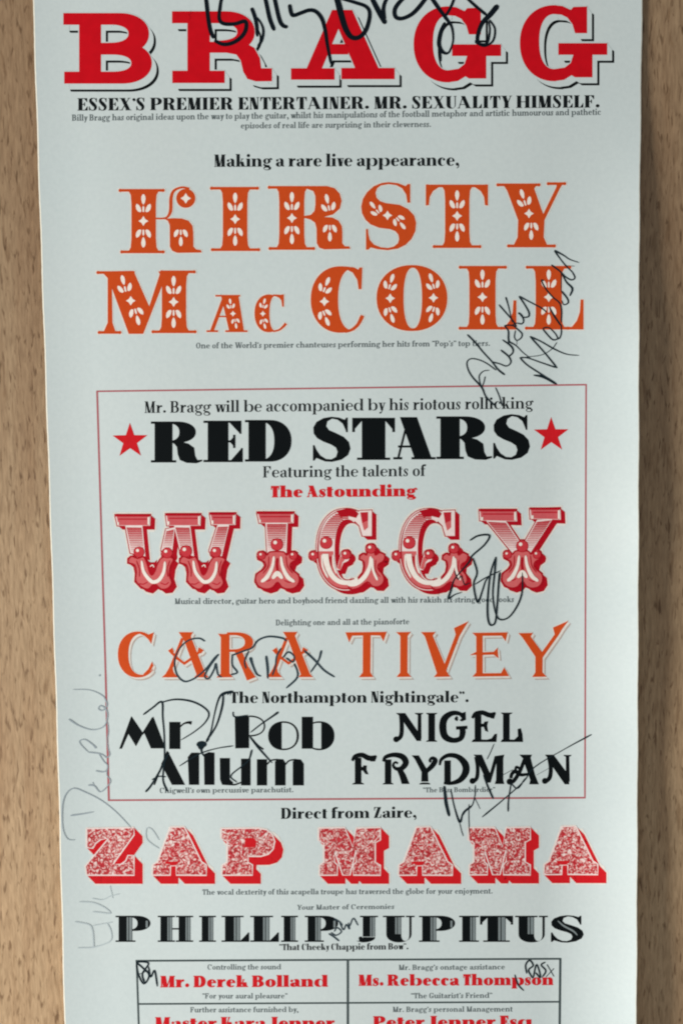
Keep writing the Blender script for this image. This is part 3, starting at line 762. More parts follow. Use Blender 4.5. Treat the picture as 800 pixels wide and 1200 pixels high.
def ornamented_second():
    a, o = Ink(), Ink()
    # M
    a.poly([(119, 318), (156.6, 317.3), (175, 359), (188.6, 317.3), (190, 335), (168, 391.3), (151, 391.3), (131.4, 338), (132, 378), (136, 390), (121, 390), (126.4, 378), (126.4, 326)])
    a.rect(114, 317.8, 158, 321); a.rect(115.5, 388, 141.5, 391.2)
    ornament_stem(a, 189.6, 218.4, 317, 390.4, 178.5, 229.6, 188.6, 228.6)
    for x, y in ((115, 319.4), (116.6, 389.6), (140.6, 389.6)): a.disc(x, y, 2, n=10)
    flower(o, 147.5, 341, -14, .95); diamond(o, 153.4, 352.4, 5.6); flower(o, 158.6, 362.5, 166, .95)
    flowers(o, 203.6, (343.4, 353.8, 364.2))
    # small A
    a.poly([(259, 346.6), (279.5, 346.6), (286, 388.4), (268.6, 388.4)]); a.poly([(261, 347.5), (265, 350), (250.6, 388), (246, 388)])
    a.rect(252.5, 345.6, 281.4, 347.6); a.rect(242, 387, 255.5, 389.2); a.rect(264, 387, 290, 389.2); a.rect(255, 370, 267, 371.8)
    flower(o, 270.8, 360.8, -8, .55); diamond(o, 273, 367.6, 3.4); flower(o, 275.6, 374.2, 172, .55)
    # small C
    a.ring(315, 367.2, 16.8, 22.2, 17.5, 1.6, 1.8, 62, 292, 26); a.poly([(320, 345), (329, 345.4), (331, 345), (332.6, 345), (332.6, 359.4), (330.6, 359.4), (329.6, 352), (326, 348), (320, 346.8)])
    a.stroke([(320, 388.4), (327, 386.6), (332, 382.6), (335, 379)], [2, 2.2, 3, 3.4], taper=False)
    flower(o, 308, 360.4, 14, .55); diamond(o, 308, 367.6, 3.4); flower(o, 308.4, 374.6, 166, .55)
    # big C
    a.ring(399, 351, 35, 39, 32, 3.4, 3, 75, 285, 34); a.poly([(405, 312.2), (415, 313.4), (419.6, 316), (421, 313.4), (424.4, 313.4), (423.4, 339), (420, 339), (418.4, 328), (413, 319.4), (405, 315.4)])
    a.stroke([(404, 388.8), (412, 386.4), (419, 380.6), (423.4, 372.4), (424.6, 369.6)], [3, 3.4, 4, 4.8, 4], taper=False)
    flower(o, 379, 341.5, 22, .9); diamond(o, 380, 353.3, 5.6); flower(o, 378.6, 365, 158, .9)
    # O
    a.ring(482.4, 349.3, 41.4, 38.7, 31.6, 29.6, 3.2, 0, 360, 48)
    flower(o, 455.5, 338.2, 17, .9); diamond(o, 457, 349.6, 5.6); flower(o, 455.8, 361, 163, .9)
    flower(o, 508.4, 337.6, -17, .9); diamond(o, 507.6, 349, 5.6); flower(o, 508.4, 360.4, 197, .9)
    # two L
    for x0, t0, t1, s1, top in ((549.4, 538, 592.6, 604.6, 352), (627, 616.4, 668, 683.2, 351)):
        x1 = x0 + 31
        ornament_stem(a, x0, x1, 311.6, 386.2, x0 - 11.6, x1 + 8, t0, t1)
        a.rect(x1, 383, s1, 386.2); a.poly([(s1, 386), (s1, top), (s1 - 3.4, top), (s1 - 4.4, 366), (s1 - 8, 376), (s1 - 14, 383.4)])
        flowers(o, (x0 + x1) / 2, (336, 348.2, 360.4))
    r = a.build('name_lettering', M_ORANGE, poster, 3, 'orange ornamented lettering with two small capitals inside')
    o.split('floral_ornament', M_CREAM, r, 4, (235, 294, 350, 435, 530, 610))
    h = Ink()
    for d in ((1.3, 1.1), (-1.3, -.9), (1.3, -.9), (-1.3, 1.1)): h.copy_from(a, *d)
    h.build('pale_halo', M_CREAM_HALO, r, 1)
ornamented_second()
line('caption_text', TINY, M_GREY, [("One of the World's premier chanteuses performing her hits from \"Pop's\" top tiers.", 229.5, 574, 408.4, 405.4, 6.8)])

# ---- the dull red frame
def frame_rule():
    k = Ink()
    for (x0, y0), (x1, y1), w in (((113.4, 458.6), (686.4, 450.8), 1.9), ((686.2, 450), (684.8, 935.2), 1.9), ((685.5, 934.8), (127, 937.8), 2.0), ((127.8, 938.6), (124, 790), 2.4), ((124, 790), (114, 458), 2.2)):
        k.stroke([(x0 + (x1 - x0) * t / 12, y0 + (y1 - y0) * t / 12) for t in range(13)], w, taper=False, smooth=False)
    k.build('border_rule', M_RULE, poster, 1, 'thin dull red rectangle round the band names')
frame_rule()
line('announcement_text', BOOK, M_TEXT, [("Mr. Bragg will be accompanied by his riotous rollicking", 169.5, 624.5, 484.0, 478.8, 13.6)])
def fat_heading():
    k = Ink()
    for ch, x0, x1, t, b in (('R', 177, 237, 494, 542), ('E', 238.5, 284.5, 493, 541.6), ('D', 287, 341.5, 492.2, 541), ('S', 366.5, 410.5, 489.4, 539.8), ('T', 412.5, 462.5, 489.6, 539),
                             ('A', 460.5, 510, 488.8, 538.4), ('R', 511, 576, 488, 538), ('S', 577.5, 620.5, 486.4, 537.4)):
        set_box(k, POSTERFACE, ch, x0, x1, t, b)
    k.build('headline_lettering', M_BLACK, poster, 2, 'very heavy black serif lettering between two red stars')
fat_heading()
def star(cx, cy, R):
    k = Ink()
    pts = []
    for i in range(10):
        a = math.radians(-90.5 + 36 * i); r = R if i % 2 == 0 else R * .395
        pts.append((cx + r * math.cos(a), cy + r * math.sin(a)))
    k.poly(pts)
    return k.build('star', M_RED2, poster, 2)
star(152.6, 516.8, 21.4); star(645.4, 509.8, 21.2)
line('announcement_text', BOOK, M_TEXT, [("Featuring the talents of", 308, 498.5, 559.6, 557.8, 13.2)])
line('announcement_text', FAT, M_RED2, [("The Astounding", 317, 488, 583, 581.6, 13.6)], 'small heavy red lettering')

# ---- red circus lettering
def clip(poly, y0, y1):
    for sgn, yy in ((1, y0), (-1, y1)):
        out = []
        for i in range(len(poly)):
            a, b = poly[i], poly[(i + 1) % len(poly)]
            fa, fb = sgn * (a[1] - yy), sgn * (b[1] - yy)
            if fa >= 0: out.append(a)
            if (fa >= 0) != (fb >= 0):
                t = fa / (fa - fb); out.append((a[0] + (b[0] - a[0]) * t, a[1] + (b[1] - a[1]) * t))
        poly = out
        if len(poly) < 3: return []
    return poly
def inset(poly, k):
    cx = sum(p[0] for p in poly) / len(poly); cy = sum(p[1] for p in poly) / len(poly)
    out = []
    for x, y in poly:
        d = math.hypot(x - cx, y - cy)
        out.append((cx + (x - cx) * (1 - k / d), cy + (y - cy) * (1 - k / d)))
    return out
def circus_heading():
    face, hatch, pink, ball, white, dark, deep = [Ink() for _ in range(7)]
    def leg(q, strong=.86):
        face.poly(q); p = inset(q, 2.6)
        y0, y1 = min(v[1] for v in p), max(v[1] for v in p); n = max(4, int((y1 - y0) / 2.1))
        for i in range(n):
            f = strong * (1 - i / n) ** .8
            a = y0 + (y1 - y0) * i / n
            c = clip(p, a, a + 2.1 * f)
            if c: hatch.poly(c)
    def bar(q):
        face.poly(q); deep.poly(inset(q, 1.4))
        y0 = min(v[1] for v in q); x0, x1 = min(v[0] for v in q), max(v[0] for v in q)
        dark.poly([(x0, y0 - .4), (x1, y0 - .4), (x1 - .5, y0 + 2.4), (x0 + .5, y0 + 2.4)])
        hatch.rect(x0 + 4, y0 + 4.6, x1 - 4, y0 + 6.2); white.rect(x1 - 3.4, y0 + 3.0, x1 - 1.4, max(v[1] for v in q) - 1.2); white.rect(x0 + 2.4, y0 + 9, x0 + 4.6, max(v[1] for v in q) - 1.2)
    def knob(x, y, r):
        face.disc(x, y, r + 1); dark.ring(x, y, r + .8, r + .8, 1.3, 1.3, 1.3); ball.disc(x, y, r); white.disc(x - r * .3, y - r * .35, r * .34, n=8)
    def foot(pts, spots=()):
        face.poly(pts); pink.poly(pts)
        q = inset(pts, 0.7); dark.stroke(q + q[:1], 1.7, 3, taper=False)
    # W
    for q in ([(135, 603), (176.6, 603), (176, 616), (138, 616)], [(194, 602), (235.6, 602), (235, 616), (196, 616)], [(245.6, 601), (276.4, 601), (276, 615), (248, 615)]): bar(q)
    for q in ([(147, 616), (167, 616), (170.5, 652), (153, 648)], [(194.6, 620), (205, 618), (202, 646), (189, 645)], [(204, 616), (223, 616), (227.5, 652), (211, 646)], [(255, 615), (268.6, 615), (260, 652), (245, 646)]): leg(q)
    U = [(150, 655), (154, 651.6), (161, 654), (168, 652), (172, 660), (174.4, 670), (178, 674.6), (182, 670), (185, 660), (190, 653), (198, 652), (204, 655.4), (200.4, 663), (199, 674), (202, 683), (197, 690), (189, 691), (181, 685), (174, 691), (166, 689), (158.4, 681), (159, 671), (157, 662), (150, 659.5)]
    for dx in (0, 60.5):
        foot([(x + dx, y) for x, y in U])
        white.stroke([(166 + dx, 657), (168.5 + dx, 670), (176 + dx, 680), (181 + dx, 682), (187 + dx, 679), (192 + dx, 670), (193.5 + dx, 658)], [2.4, 3.6, 4.2, 4.2, 4.2, 3.6, 2.4])
        for q in ([(163, 684), (168, 684.6), (173, 682)], [(188, 683), (194, 685), (198, 682)]): hatch.stroke([(x + dx, y) for x, y in q], 1.3)
        dark.stroke([(160 + dx, 657), (163.5 + dx, 667), (163.5 + dx, 676)], 1.2); dark.stroke([(199 + dx, 657), (196 + dx, 667), (197 + dx, 676)], 1.2)
        dark.poly([(172.5 + dx, 656), (176 + dx, 659), (181 + dx, 659), (184 + dx, 656), (182.6 + dx, 668), (178 + dx, 673.5), (174.6 + dx, 668)])
        white.stroke([(176 + dx, 664), (179 + dx, 662), (180.5 + dx, 665)], 1.1)
    for x, y, r in ((163, 647, 5.6), (196, 648, 5.6), (218, 646, 6.4), (253, 647, 5.6)): knob(x, y, r)
    # I, and the foot it shares with Y
    bar([(301, 600), (344.4, 600), (344, 613), (304, 613)]); leg([(311, 612), (337, 612), (335.6, 648), (313, 648)])
    FT = [(303, 648), (308, 646), (312.5, 650), (316, 646), (332, 646), (336, 650), (341, 646.4), (348.6, 648), (348, 655), (342, 659), (340.4, 664), (344, 669), (350, 673.6), (351, 682), (346, 689), (337, 691), (330, 688.5), (325, 683), (319.6, 688.6), (312, 691), (303, 688), (298.6, 681), (300, 673), (307, 668), (310.4, 663), (308.6, 658), (302, 655)]
    for dx, k in ((0, 1.0), (286.6, .93)):
        m = lambda P: [(325 + (x - 325) * k + dx, y - (1 if dx else 0)) for x, y in P]
        foot(m(FT))
        for q in ([(321, 652), (319, 664), (313, 676), (306, 682)], [(329, 652), (331, 664), (337, 676), (345, 682)]): white.stroke(m(q), [2.6, 3.6, 4.8, 3.4])
        white.stroke(m([(319, 678), (325, 672), (331, 678)]), [3.6, 6, 3.6])
        for q in ([(307, 679), (313, 681), (317, 679)], [(333, 680), (339, 682.5), (344, 680)]): hatch.stroke(m(q), 1.4)
        dark.stroke(m([(325, 654), (324.5, 662), (325.5, 670)]), 3.0)
        for q in ([(315, 652), (314, 664), (308, 672)], [(335, 652), (337, 664), (343, 672)]): dark.stroke(m(q), 1.2)
        for x in (306.5, 343.5): knob(*m([(x, 651)])[0], 4.2)
    knob(324.4, 638, 6.6)
    # two G
    for dx, dy in ((0, 0), (97.2, 0)):
        g = Ink(); g.ring(405, 644, 34.5, 48, 21.5, 18, 12.5, 62, 292, 34, hb=12)
        face.copy_from(g, dx, dy)
        p = Ink(); p.ring(405, 644, 31.8, 45.8, 16.5, 14, 8.5, 64, 176, 26, hb=8)
        for i in range(20):
            y = 600 + i * 2.15; f = .85 * (1 - i / 24)
            xo = lambda yy, rx, ry, c: c - rx * math.sqrt(max(0, 1 - ((yy - 644) / ry) ** 2))
            a = xo(y, 31.8, 45.6, 405); b = min(408, xo(y, 14.0, 36.4, 407) - 2) if abs(y - 644) < 36 else 408
            if y < 632: hatch.poly([(a + dx, y), (b + dx, y), (b + dx, y + 2.15 * f), (a + dx, y + 2.15 * f)])
        pink.ring(405 + dx, 644, 33.6, 47, 19, 16, 10, 182, 290, 26, hb=10)
        white.ring(405 + dx, 644, 27.5, 41.5, 7, 4, 5, 186, 300, 24, hb=5)
        dark.ring(405 + dx, 644, 33.4, 46.8, 1.5, 1, 1.5, 100, 280, 30)
        dark.poly([(394 + dx, 598.5), (407 + dx, 595.6), (416 + dx, 598), (420 + dx, 602), (417 + dx, 607), (408 + dx, 604.8), (399 + dx, 606.5)])
        q = [(417, 603), (421, 598.6), (435.4, 598), (435.4, 628), (424.5, 628), (421, 616), (415, 610)]
        face.poly([(x + dx, y) for x, y in q]); hatch.poly([(x + dx, y) for x, y in [(422, 600.5), (431, 600), (431, 610), (424, 613)]])
        pink.poly([(x + dx, y) for x, y in [(424, 613), (431, 610), (431, 618), (426.5, 622)]])
        ft = [(421, 651), (425.6, 648), (429, 650), (431, 645), (438, 645), (440, 650), (445, 647), (451, 650), (449.6, 657), (444, 661), (443.4, 667), (449, 674), (450, 682), (444, 688), (436, 687.6), (430, 682.6), (420, 689.6), (409, 691), (409, 681), (418, 679), (424.6, 671), (426, 663), (425, 657), (420.6, 655)]
        foot([(x + dx, y) for x, y in ft])
        white.stroke([(434 + dx, 652), (433 + dx, 664), (427 + dx, 676), (417 + dx, 684), (407 + dx, 685)], [2.6, 4.2, 5.4, 5, 4])
        white.stroke([(436 + dx, 654), (437 + dx, 668), (442 + dx, 680)], [2, 2.6, 2.6]); dark.stroke([(440 + dx, 656), (439.6 + dx, 668), (445 + dx, 676)], 1.1)
        dark.poly([(x + dx, y) for x, y in [(379, 652), (388, 652), (388, 664), (386.4, 672), (383, 672), (380, 664)]])
        white.stroke([(377 + dx, 650), (378 + dx, 664), (384 + dx, 677)], [1.6, 2, 2]); white.stroke([(390 + dx, 650), (390.6 + dx, 662), (394 + dx, 672)], [1.6, 2, 2])
        for x, y, r in ((382, 636, 6.6), (434.4, 643, 5.0), (367.6, 651, 4.6), (405.4, 650, 4.8)): knob(x + dx, y, r)
        face.poly([(400 + dx, 647), (411 + dx, 650), (408 + dx, 657), (402 + dx, 660), (399 + dx, 668), (394 + dx, 668)]); pink.poly([(399 + dx, 652), (404 + dx, 656), (401 + dx, 659), (399 + dx, 668), (395 + dx, 666)])
    # Y
    bar([(561, 597), (604.6, 597), (605.4, 611), (562, 610)]); bar([(620, 596), (656, 595), (656.6, 609), (621, 608)])
    leg([(569, 610), (592, 610), (612, 640), (600, 648)], .9); leg([(629, 609), (647, 608), (621, 648), (612.6, 638)], .9)
    knob(611.4, 640, 6.4)
    red, halo = Ink(), Ink()
    for k in range(-1, 7): red.copy_from(face, .92 * k, .78 * k)
    for d in ((-1, 1), (1, -1)): red.copy_from(face, *d)
    for d in ((7.6, 5.4), (5.4, 7.2), (-2.6, -2.6), (2.4, -2.8), (-2.6, 2)): halo.copy_from(face, *d)
    r = red.build('headline_lettering', M_CRIM, poster, 2, 'crimson circus lettering with pink hatched faces and curled feet')
    halo.build('pale_halo', M_CREAM_HALO, r, 1)
    face.split('letter_face', M_PALE, r, 3, (285, 360, 456.5, 556))
    pink.split('pink_tint', M_PINK, r, 4, (285, 360, 456.5, 556)); deep.split('rose_tint', M_ROSE, r, 4, (285, 360, 456.5, 556)); hatch.split('hatching', M_HATCH, r, 5, (285, 360, 456.5, 556))
    dark.split('dark_detail', M_CRIM, r, 6, (285, 360, 456.5, 556)); white.split('white_highlight', M_CREAM, r, 8, (285, 360, 456.5, 556))
    ball.split('round_boss', M_BOSS, r, 7, (285, 360, 456.5, 556))
M_HATCH = ink_mat('hatched_red_ink', (190, 34, 48), 0.5)
M_ROSE = ink_mat('deep_rose_ink', (208, 92, 96), 0.5)
M_BOSS = ink_mat('rose_ink', (204, 58, 66), 0.5)
circus_heading()
line('caption_text', TINY, M_GREY, [("Musical director, guitar hero and boyhood friend dazzling all with his rakish six-string good looks", 205, 602, 708.0, 705.6, 6.8)])
line('caption_text', TINY, M_GREY, [("Delighting one and all at the pianoforte", 323, 479.5, 733.0, 731.6, 6.8)])

# ---- orange flared lettering
def flared_heading():
    a = Ink()
    a.ring(161.5, 767, 23.2, 27, 12.4, 2, 2.6, 52, 318, 30, hb=3.2)
    a.poly([(166, 740.2), (174, 743.6), (180.4, 741), (177.4, 754.6), (174.6, 750), (170, 745.6), (164, 742.6)]); a.poly([(178.4, 775.4), (180, 780), (176, 787.4), (170, 792), (168, 790), (174, 784), (177, 778)])
    for dx in (0, 122):
        g = Ink()
        g.poly([(209.6, 740.8), (226.4, 740.8), (223.6, 745.6), (232, 767), (241, 790), (244.6, 793.8), (227.6, 793.8), (230.4, 790.6), (215.6, 750), (212.4, 745.4)])
        g.stroke([(214, 748), (207, 766), (200, 784), (195, 793)], [3.6, 3.8, 4.4, 5], taper=False, smooth=False)
        g.poly([(189.6, 793.8), (197, 787), (201.6, 779), (203.6, 788), (208.4, 793.8)])
        g.stroke([(199.6, 763), (208, 771.6), (216, 777.6), (226, 770.6), (236, 762)], [3, 3.2, 3.6, 3.2, 3], taper=False, smooth=False)
        g.poly([(197, 762.4), (202, 759), (204, 763.6), (201, 767)]); g.poly([(238.8, 762), (233, 758.6), (231.6, 763), (235.4, 766)])
        a.copy_from(g, dx, -.3 if dx else 0)
    # R
    a.poly([(255.6, 742.6), (262, 743), (269, 742.2), (269, 789), (272.6, 793.6), (253.6, 794), (258.6, 789.4), (258.8, 747)])
    a.ring(277, 752.6, 19.6, 11.6, 0, 9.6, 3.2, -88, 92, 22); a.rect(266, 741, 278, 744.4); a.rect(268, 761, 278, 764)
    a.poly([(275, 763.4), (283.6, 763), (291, 781), (299.6, 793.6), (289.4, 797.6), (284, 784)])
    # T
    a.poly([(404.6, 741), (453, 740.4), (449, 751.6), (445.4, 744.8), (434.2, 744.6), (433.8, 788), (437.2, 793.4), (420.4, 793.6), (424.8, 788), (425, 744.8), (412.6, 745), (409, 752.6)])
    # I
    a.poly([(464, 740.8), (481, 740.6), (477.4, 745.4), (477.2, 788), (481.4, 793.2), (464.4, 793.4), (468.6, 788), (468.8, 745.4)])
    # V
    a.poly([(493, 740.8), (510, 740.6), (506.8, 745), (520.6, 778), (533.6, 743.6), (531.6, 736), (548.6, 728), (542.4, 738), (538, 745.6), (522.6, 786), (527, 793), (508, 793.4), (511.6, 789), (497.6, 746)])
    # E
    a.poly([(553, 741.6), (594.4, 741), (592, 751.4), (587.4, 745), (565.2, 745.2), (565.2, 764.4), (578, 763.8), (582.6, 759), (583.6, 771.6), (578, 767.2), (565.2, 767.6), (565.2, 789), (586.6, 788.8), (590.4, 782), (596, 792.4), (553, 793), (557.6, 788), (557.6, 767.4), (550, 767.8), (557.6, 763.8), (557.6, 746)])
    # Y
    a.poly([(607, 742), (624, 741.6), (621.4, 746), (634.6, 764), (649.4, 743.4), (647.4, 735.4), (665.6, 727.4), (658.4, 737), (653.8, 744.6), (635.4, 770.6), (635.2, 788), (640, 793), (623, 793.4), (626.8, 788), (626.8, 769.6), (611.6, 747)])
    sh, gp = Ink(), Ink()
    for k in (2.6, 3.4): sh.copy_from(a, k, k)
    for k in (1, 2): gp.copy_from(a, k, k)
    gp.copy_from(a, -1.1, 0); gp.copy_from(a, 0, -1.1)
    r = a.build('name_lettering', M_ORANGE_LIGHT, poster, 4, 'slim orange lettering with flared ends')
    sh.build('drop_line', M_SHADE, r, 1); gp.build('pale_gap', M_CREAM_HALO, r, 2)
flared_heading()
line('subheading_text', BOLD, M_TEXT, [('"The Northampton Nightingale".', 262, 549.5, 824.0, 823.0, 13.2)])

# ---- fat and thin black name
def deco_name():
    k = Ink()
    X = lambda x: 135 + x / 5.714
    Y = lambda y: 805 + y / 5.714
    q = lambda P: [(X(x), Y(y)) for x, y in P]
    k.poly(q([(28, 414), (46, 414), (96, 300), (118, 215), (108, 196)])); k.poly(q([(110, 196), (188, 310), (140, 398), (84, 306)]))
    k.poly(q([(256, 198), (338, 412), (240, 412), (192, 302)])); k.stroke(q([(182, 318), (252, 206)]), 2.0, taper=False)
    k.rect(X(362), Y(234), X(437), Y(416)); k.stroke(q([(434, 268), (460, 246), (490, 238), (512, 242)]), [1.6, 2, 3, 4.4], taper=False)
    k.disc(X(575), Y(400), 3.6)
    k.poly(q([(352, 428), (468, 656), (380, 656), (308, 516)])); k.stroke(q([(350, 432), (262, 656)]), 1.8, taper=False)
    k.poly(q([(486, 470), (510, 440), (562, 440), (562, 656), (494, 656)])); k.poly(q([(594, 450), (625, 436), (665, 440), (665, 656), (597, 656)]))
    k.poly(q([(700, 476), (768, 476), (768, 620), (790, 640), (780, 660), (716, 656), (702, 620)]))
    X2 = lambda x: 260 + x / 5.714
    p = lambda P: [(X2(x), Y(y)) for x, y in P]
    k.stroke(p([(40, 640), (80, 655), (128, 640)]), [3, 2, 1.8], taper=False); k.rect(X2(128), Y(480), X2(192), Y(660))
    k.rect(X2(234), Y(484), X2(302), Y(660)); k.poly(p([(355, 500), (372, 482), (410, 484), (426, 510), (426, 660), (355, 660)])); k.poly(p([(474, 500), (490, 482), (528, 486), (548, 515), (548, 660), (474, 660)]))
    k.stroke(p([(300, 520), (330, 492), (372, 486)]), 1.8, taper=False); k.stroke(p([(424, 520), (450, 494), (492, 486)]), 1.8, taper=False)
    # first name
    k.poly(p([(86, 196), (182, 194), (182, 410), (90, 412)])); k.ring(X2(185), Y(262), 18.4, 12.4, 0, 1.8, 1.8, -90, 90, 22)
    k.stroke(p([(190, 335), (240, 390), (278, 418)]), 1.8, taper=False)
    cx, cy = X2(412), Y(327)
    k.ring(cx, cy, 18, 17, 2.2, 2.6, 1.9, 0, 360, 32); k.poly([(cx + 17.6 * math.cos(t) if math.cos(t) < -.12 else cx - 2.1, cy - 16.8 * math.sin(t)) for t in [math.radians(97 + 166 * i / 20) for i in range(21)]])
    k.rect(X2(534), Y(200), X2(609), Y(414)); cx = X2(652)
    k.ring(cx, cy, 17.6, 17, 1.9, 2.4, 1.9, -150, 150, 30); k.poly([(cx + 17.4 * math.cos(t), cy - 16.8 * math.sin(t)) for t in [math.radians(-83 + 166 * i / 20) for i in range(21)]])
    k.build('name_lettering', M_BLACK, poster, 2, 'black art deco lettering of fat stems and hairlines, in two rows')
deco_name()
line('caption_text', TINY, M_GREY, [("Chigwell's own percussive parachutist.", 187, 344, 929.4, 928.4, 6.2)])
# ---- art nouveau black name
def nouveau_name():
    k = Ink()
    A = lambda P: [(400 + x / 5, 820 + y / 5) for x, y in P]
    B = lambda P: [(540 + x / 5, 820 + y / 5) for x, y in P]
    def st(M, P, w, **o): k.stroke(M(P), w, taper=False, **o)
    def dot(M, x, y, r): k.disc(*M([(x, y)])[0], r, n=12)
    def foot(M, x0, x1, y, h=2.2):
        k.poly(M([(x0, y + h * 2), (x0 + 4, y - h), (x0 + 16, y - h * 3), (x1 - 16, y - h * 3), (x1 - 4, y - h), (x1, y + h * 2)]))
    def top(M, x0, x1, y, h=2.2):
        k.poly(M([(x0, y - h * 2), (x0 + 4, y + h), (x0 + 16, y + h * 3), (x1 - 16, y + h * 3), (x1 - 4, y + h), (x1, y - h * 2)]))
    # first row
    st(A, [(345, 80), (352, 150), (348, 210), (325, 235)], [4, 5, 5, 5]); dot(A, 320, 232, 3.6); k.poly(A([(318, 78), (372, 78), (460, 205), (466, 242), (440, 242), (348, 110), (335, 92)]))
    st(A, [(456, 84), (456, 230)], [4, 4.6], smooth=False); top(A, 428, 478, 82)
    st(A, [(527, 84), (527, 240)], 7.8, smooth=False); top(A, 494, 560, 82); foot(A, 494, 560, 242)
    st(A, [(716, 108), (690, 82), (645, 80), (603, 110), (592, 160), (605, 215), (650, 238), (695, 228), (708, 195), (706, 165)], [4, 4.6, 6, 8, 8.6, 8, 6, 6, 7, 7]); k.poly(A([(700, 78), (726, 70), (728, 118), (704, 128), (690, 120), (704, 108)])); st(A, [(670, 166), (736, 162)], 4, smooth=False); st(A, [(680, 120), (668, 112), (678, 100)], 3)
    st(B, [(98, 90), (98, 240)], 7.8, smooth=False); st(B, [(64, 108), (85, 82), (125, 76), (165, 90), (200, 78)], [3, 5, 5.4, 6, 3]); k.poly(B([(160, 80), (204, 76), (192, 112), (170, 108)])); st(B, [(100, 152), (150, 148)], 4, smooth=False); k.poly(B([(136, 128), (158, 126), (152, 152), (158, 190), (140, 182), (128, 150)])); k.poly(B([(60, 248), (70, 232), (150, 234), (178, 226), (196, 200), (210, 200), (206, 248)]))
    st(B, [(264, 84), (264, 240)], 7.8, smooth=False); top(B, 232, 300, 80); k.poly(B([(230, 248), (240, 232), (310, 234), (332, 214), (330, 172), (348, 166), (358, 200), (362, 248)]))
    # second row
    st(A, [(97, 340), (97, 488)], 7.6, smooth=False); foot(A, 62, 132, 492); st(A, [(62, 358), (80, 332), (120, 324), (160, 342), (204, 332)], [3, 5, 5.6, 6.4, 3]); k.poly(A([(156, 334), (208, 330), (196, 362), (168, 362)])); st(A, [(98, 406), (140, 402)], 4.4, smooth=False); k.poly(A([(128, 384), (148, 386), (146, 410), (158, 438), (140, 436), (122, 412)]))
    st(A, [(272, 350), (272, 488)], 7.6, smooth=False); foot(A, 240, 304, 492); st(A, [(244, 362), (258, 336), (305, 323), (355, 334), (376, 368), (352, 402), (318, 404), (302, 384), (314, 366), (330, 374)], [3, 4.6, 5.4, 7, 7.4, 6, 4, 3, 2.6, 2.4]); k.poly(A([(318, 398), (352, 400), (376, 440), (398, 494), (352, 494), (340, 452)]))
    k.poly(A([(410, 326), (452, 326), (505, 418), (508, 480), (466, 480), (468, 424), (430, 350)])); st(A, [(492, 424), (530, 388), (548, 356), (530, 342), (516, 356), (524, 366)], [5, 6, 6, 4, 3, 2.6]); foot(A, 454, 520, 492)
    st(A, [(620, 356), (620, 488)], 7.6, smooth=False); st(A, [(574, 384), (584, 350), (625, 326), (680, 334), (722, 376), (726, 424), (694, 470), (640, 490), (598, 488)], [2.6, 4, 5, 6, 8.4, 8.4, 6.4, 4, 3])
    st(B, [(86, 335), (96, 395), (92, 455), (70, 480)], [4, 4.4, 4.6, 5]); dot(B, 66, 476, 3.6); k.poly(B([(72, 322), (120, 322), (168, 430), (196, 330), (252, 322), (246, 345), (246, 470), (252, 494), (196, 494), (204, 470), (206, 370), (172, 486), (152, 486), (104, 380), (94, 345)]))
    st(B, [(372, 345), (345, 415), (312, 470), (288, 486)], [4, 4.4, 4.6, 5]); dot(B, 284, 480, 3.8); k.poly(B([(340, 322), (414, 322), (406, 340), (432, 440), (454, 496), (398, 496), (404, 470), (372, 380), (362, 345)])); st(B, [(400, 434), (350, 440), (316, 420), (296, 436), (290, 460)], [3, 4, 5, 4, 4]); st(B, [(316, 420), (322, 394), (340, 402)], 3)
    st(B, [(512, 335), (524, 400), (518, 455), (494, 480)], [4, 4.8, 5, 5]); dot(B, 490, 476, 3.6); k.poly(B([(490, 322), (540, 322), (628, 440), (632, 496), (606, 496), (520, 372), (508, 345)])); st(B, [(622, 330), (624, 480)], [4, 4.6], smooth=False); top(B, 598, 646, 328)
    k.build('name_lettering', M_BLACK, poster, 2, 'black art nouveau lettering with curled strokes, in two rows')
nouveau_name()
line('caption_text', TINY, M_GREY, [('"The Bass Bombardier"', 495, 580, 928.6, 928.0, 5.8)])
line('announcement_text', BOLD, M_TEXT, [("Direct from Zaire,", 329, 488, 959.6, 958.2, 12.8)])

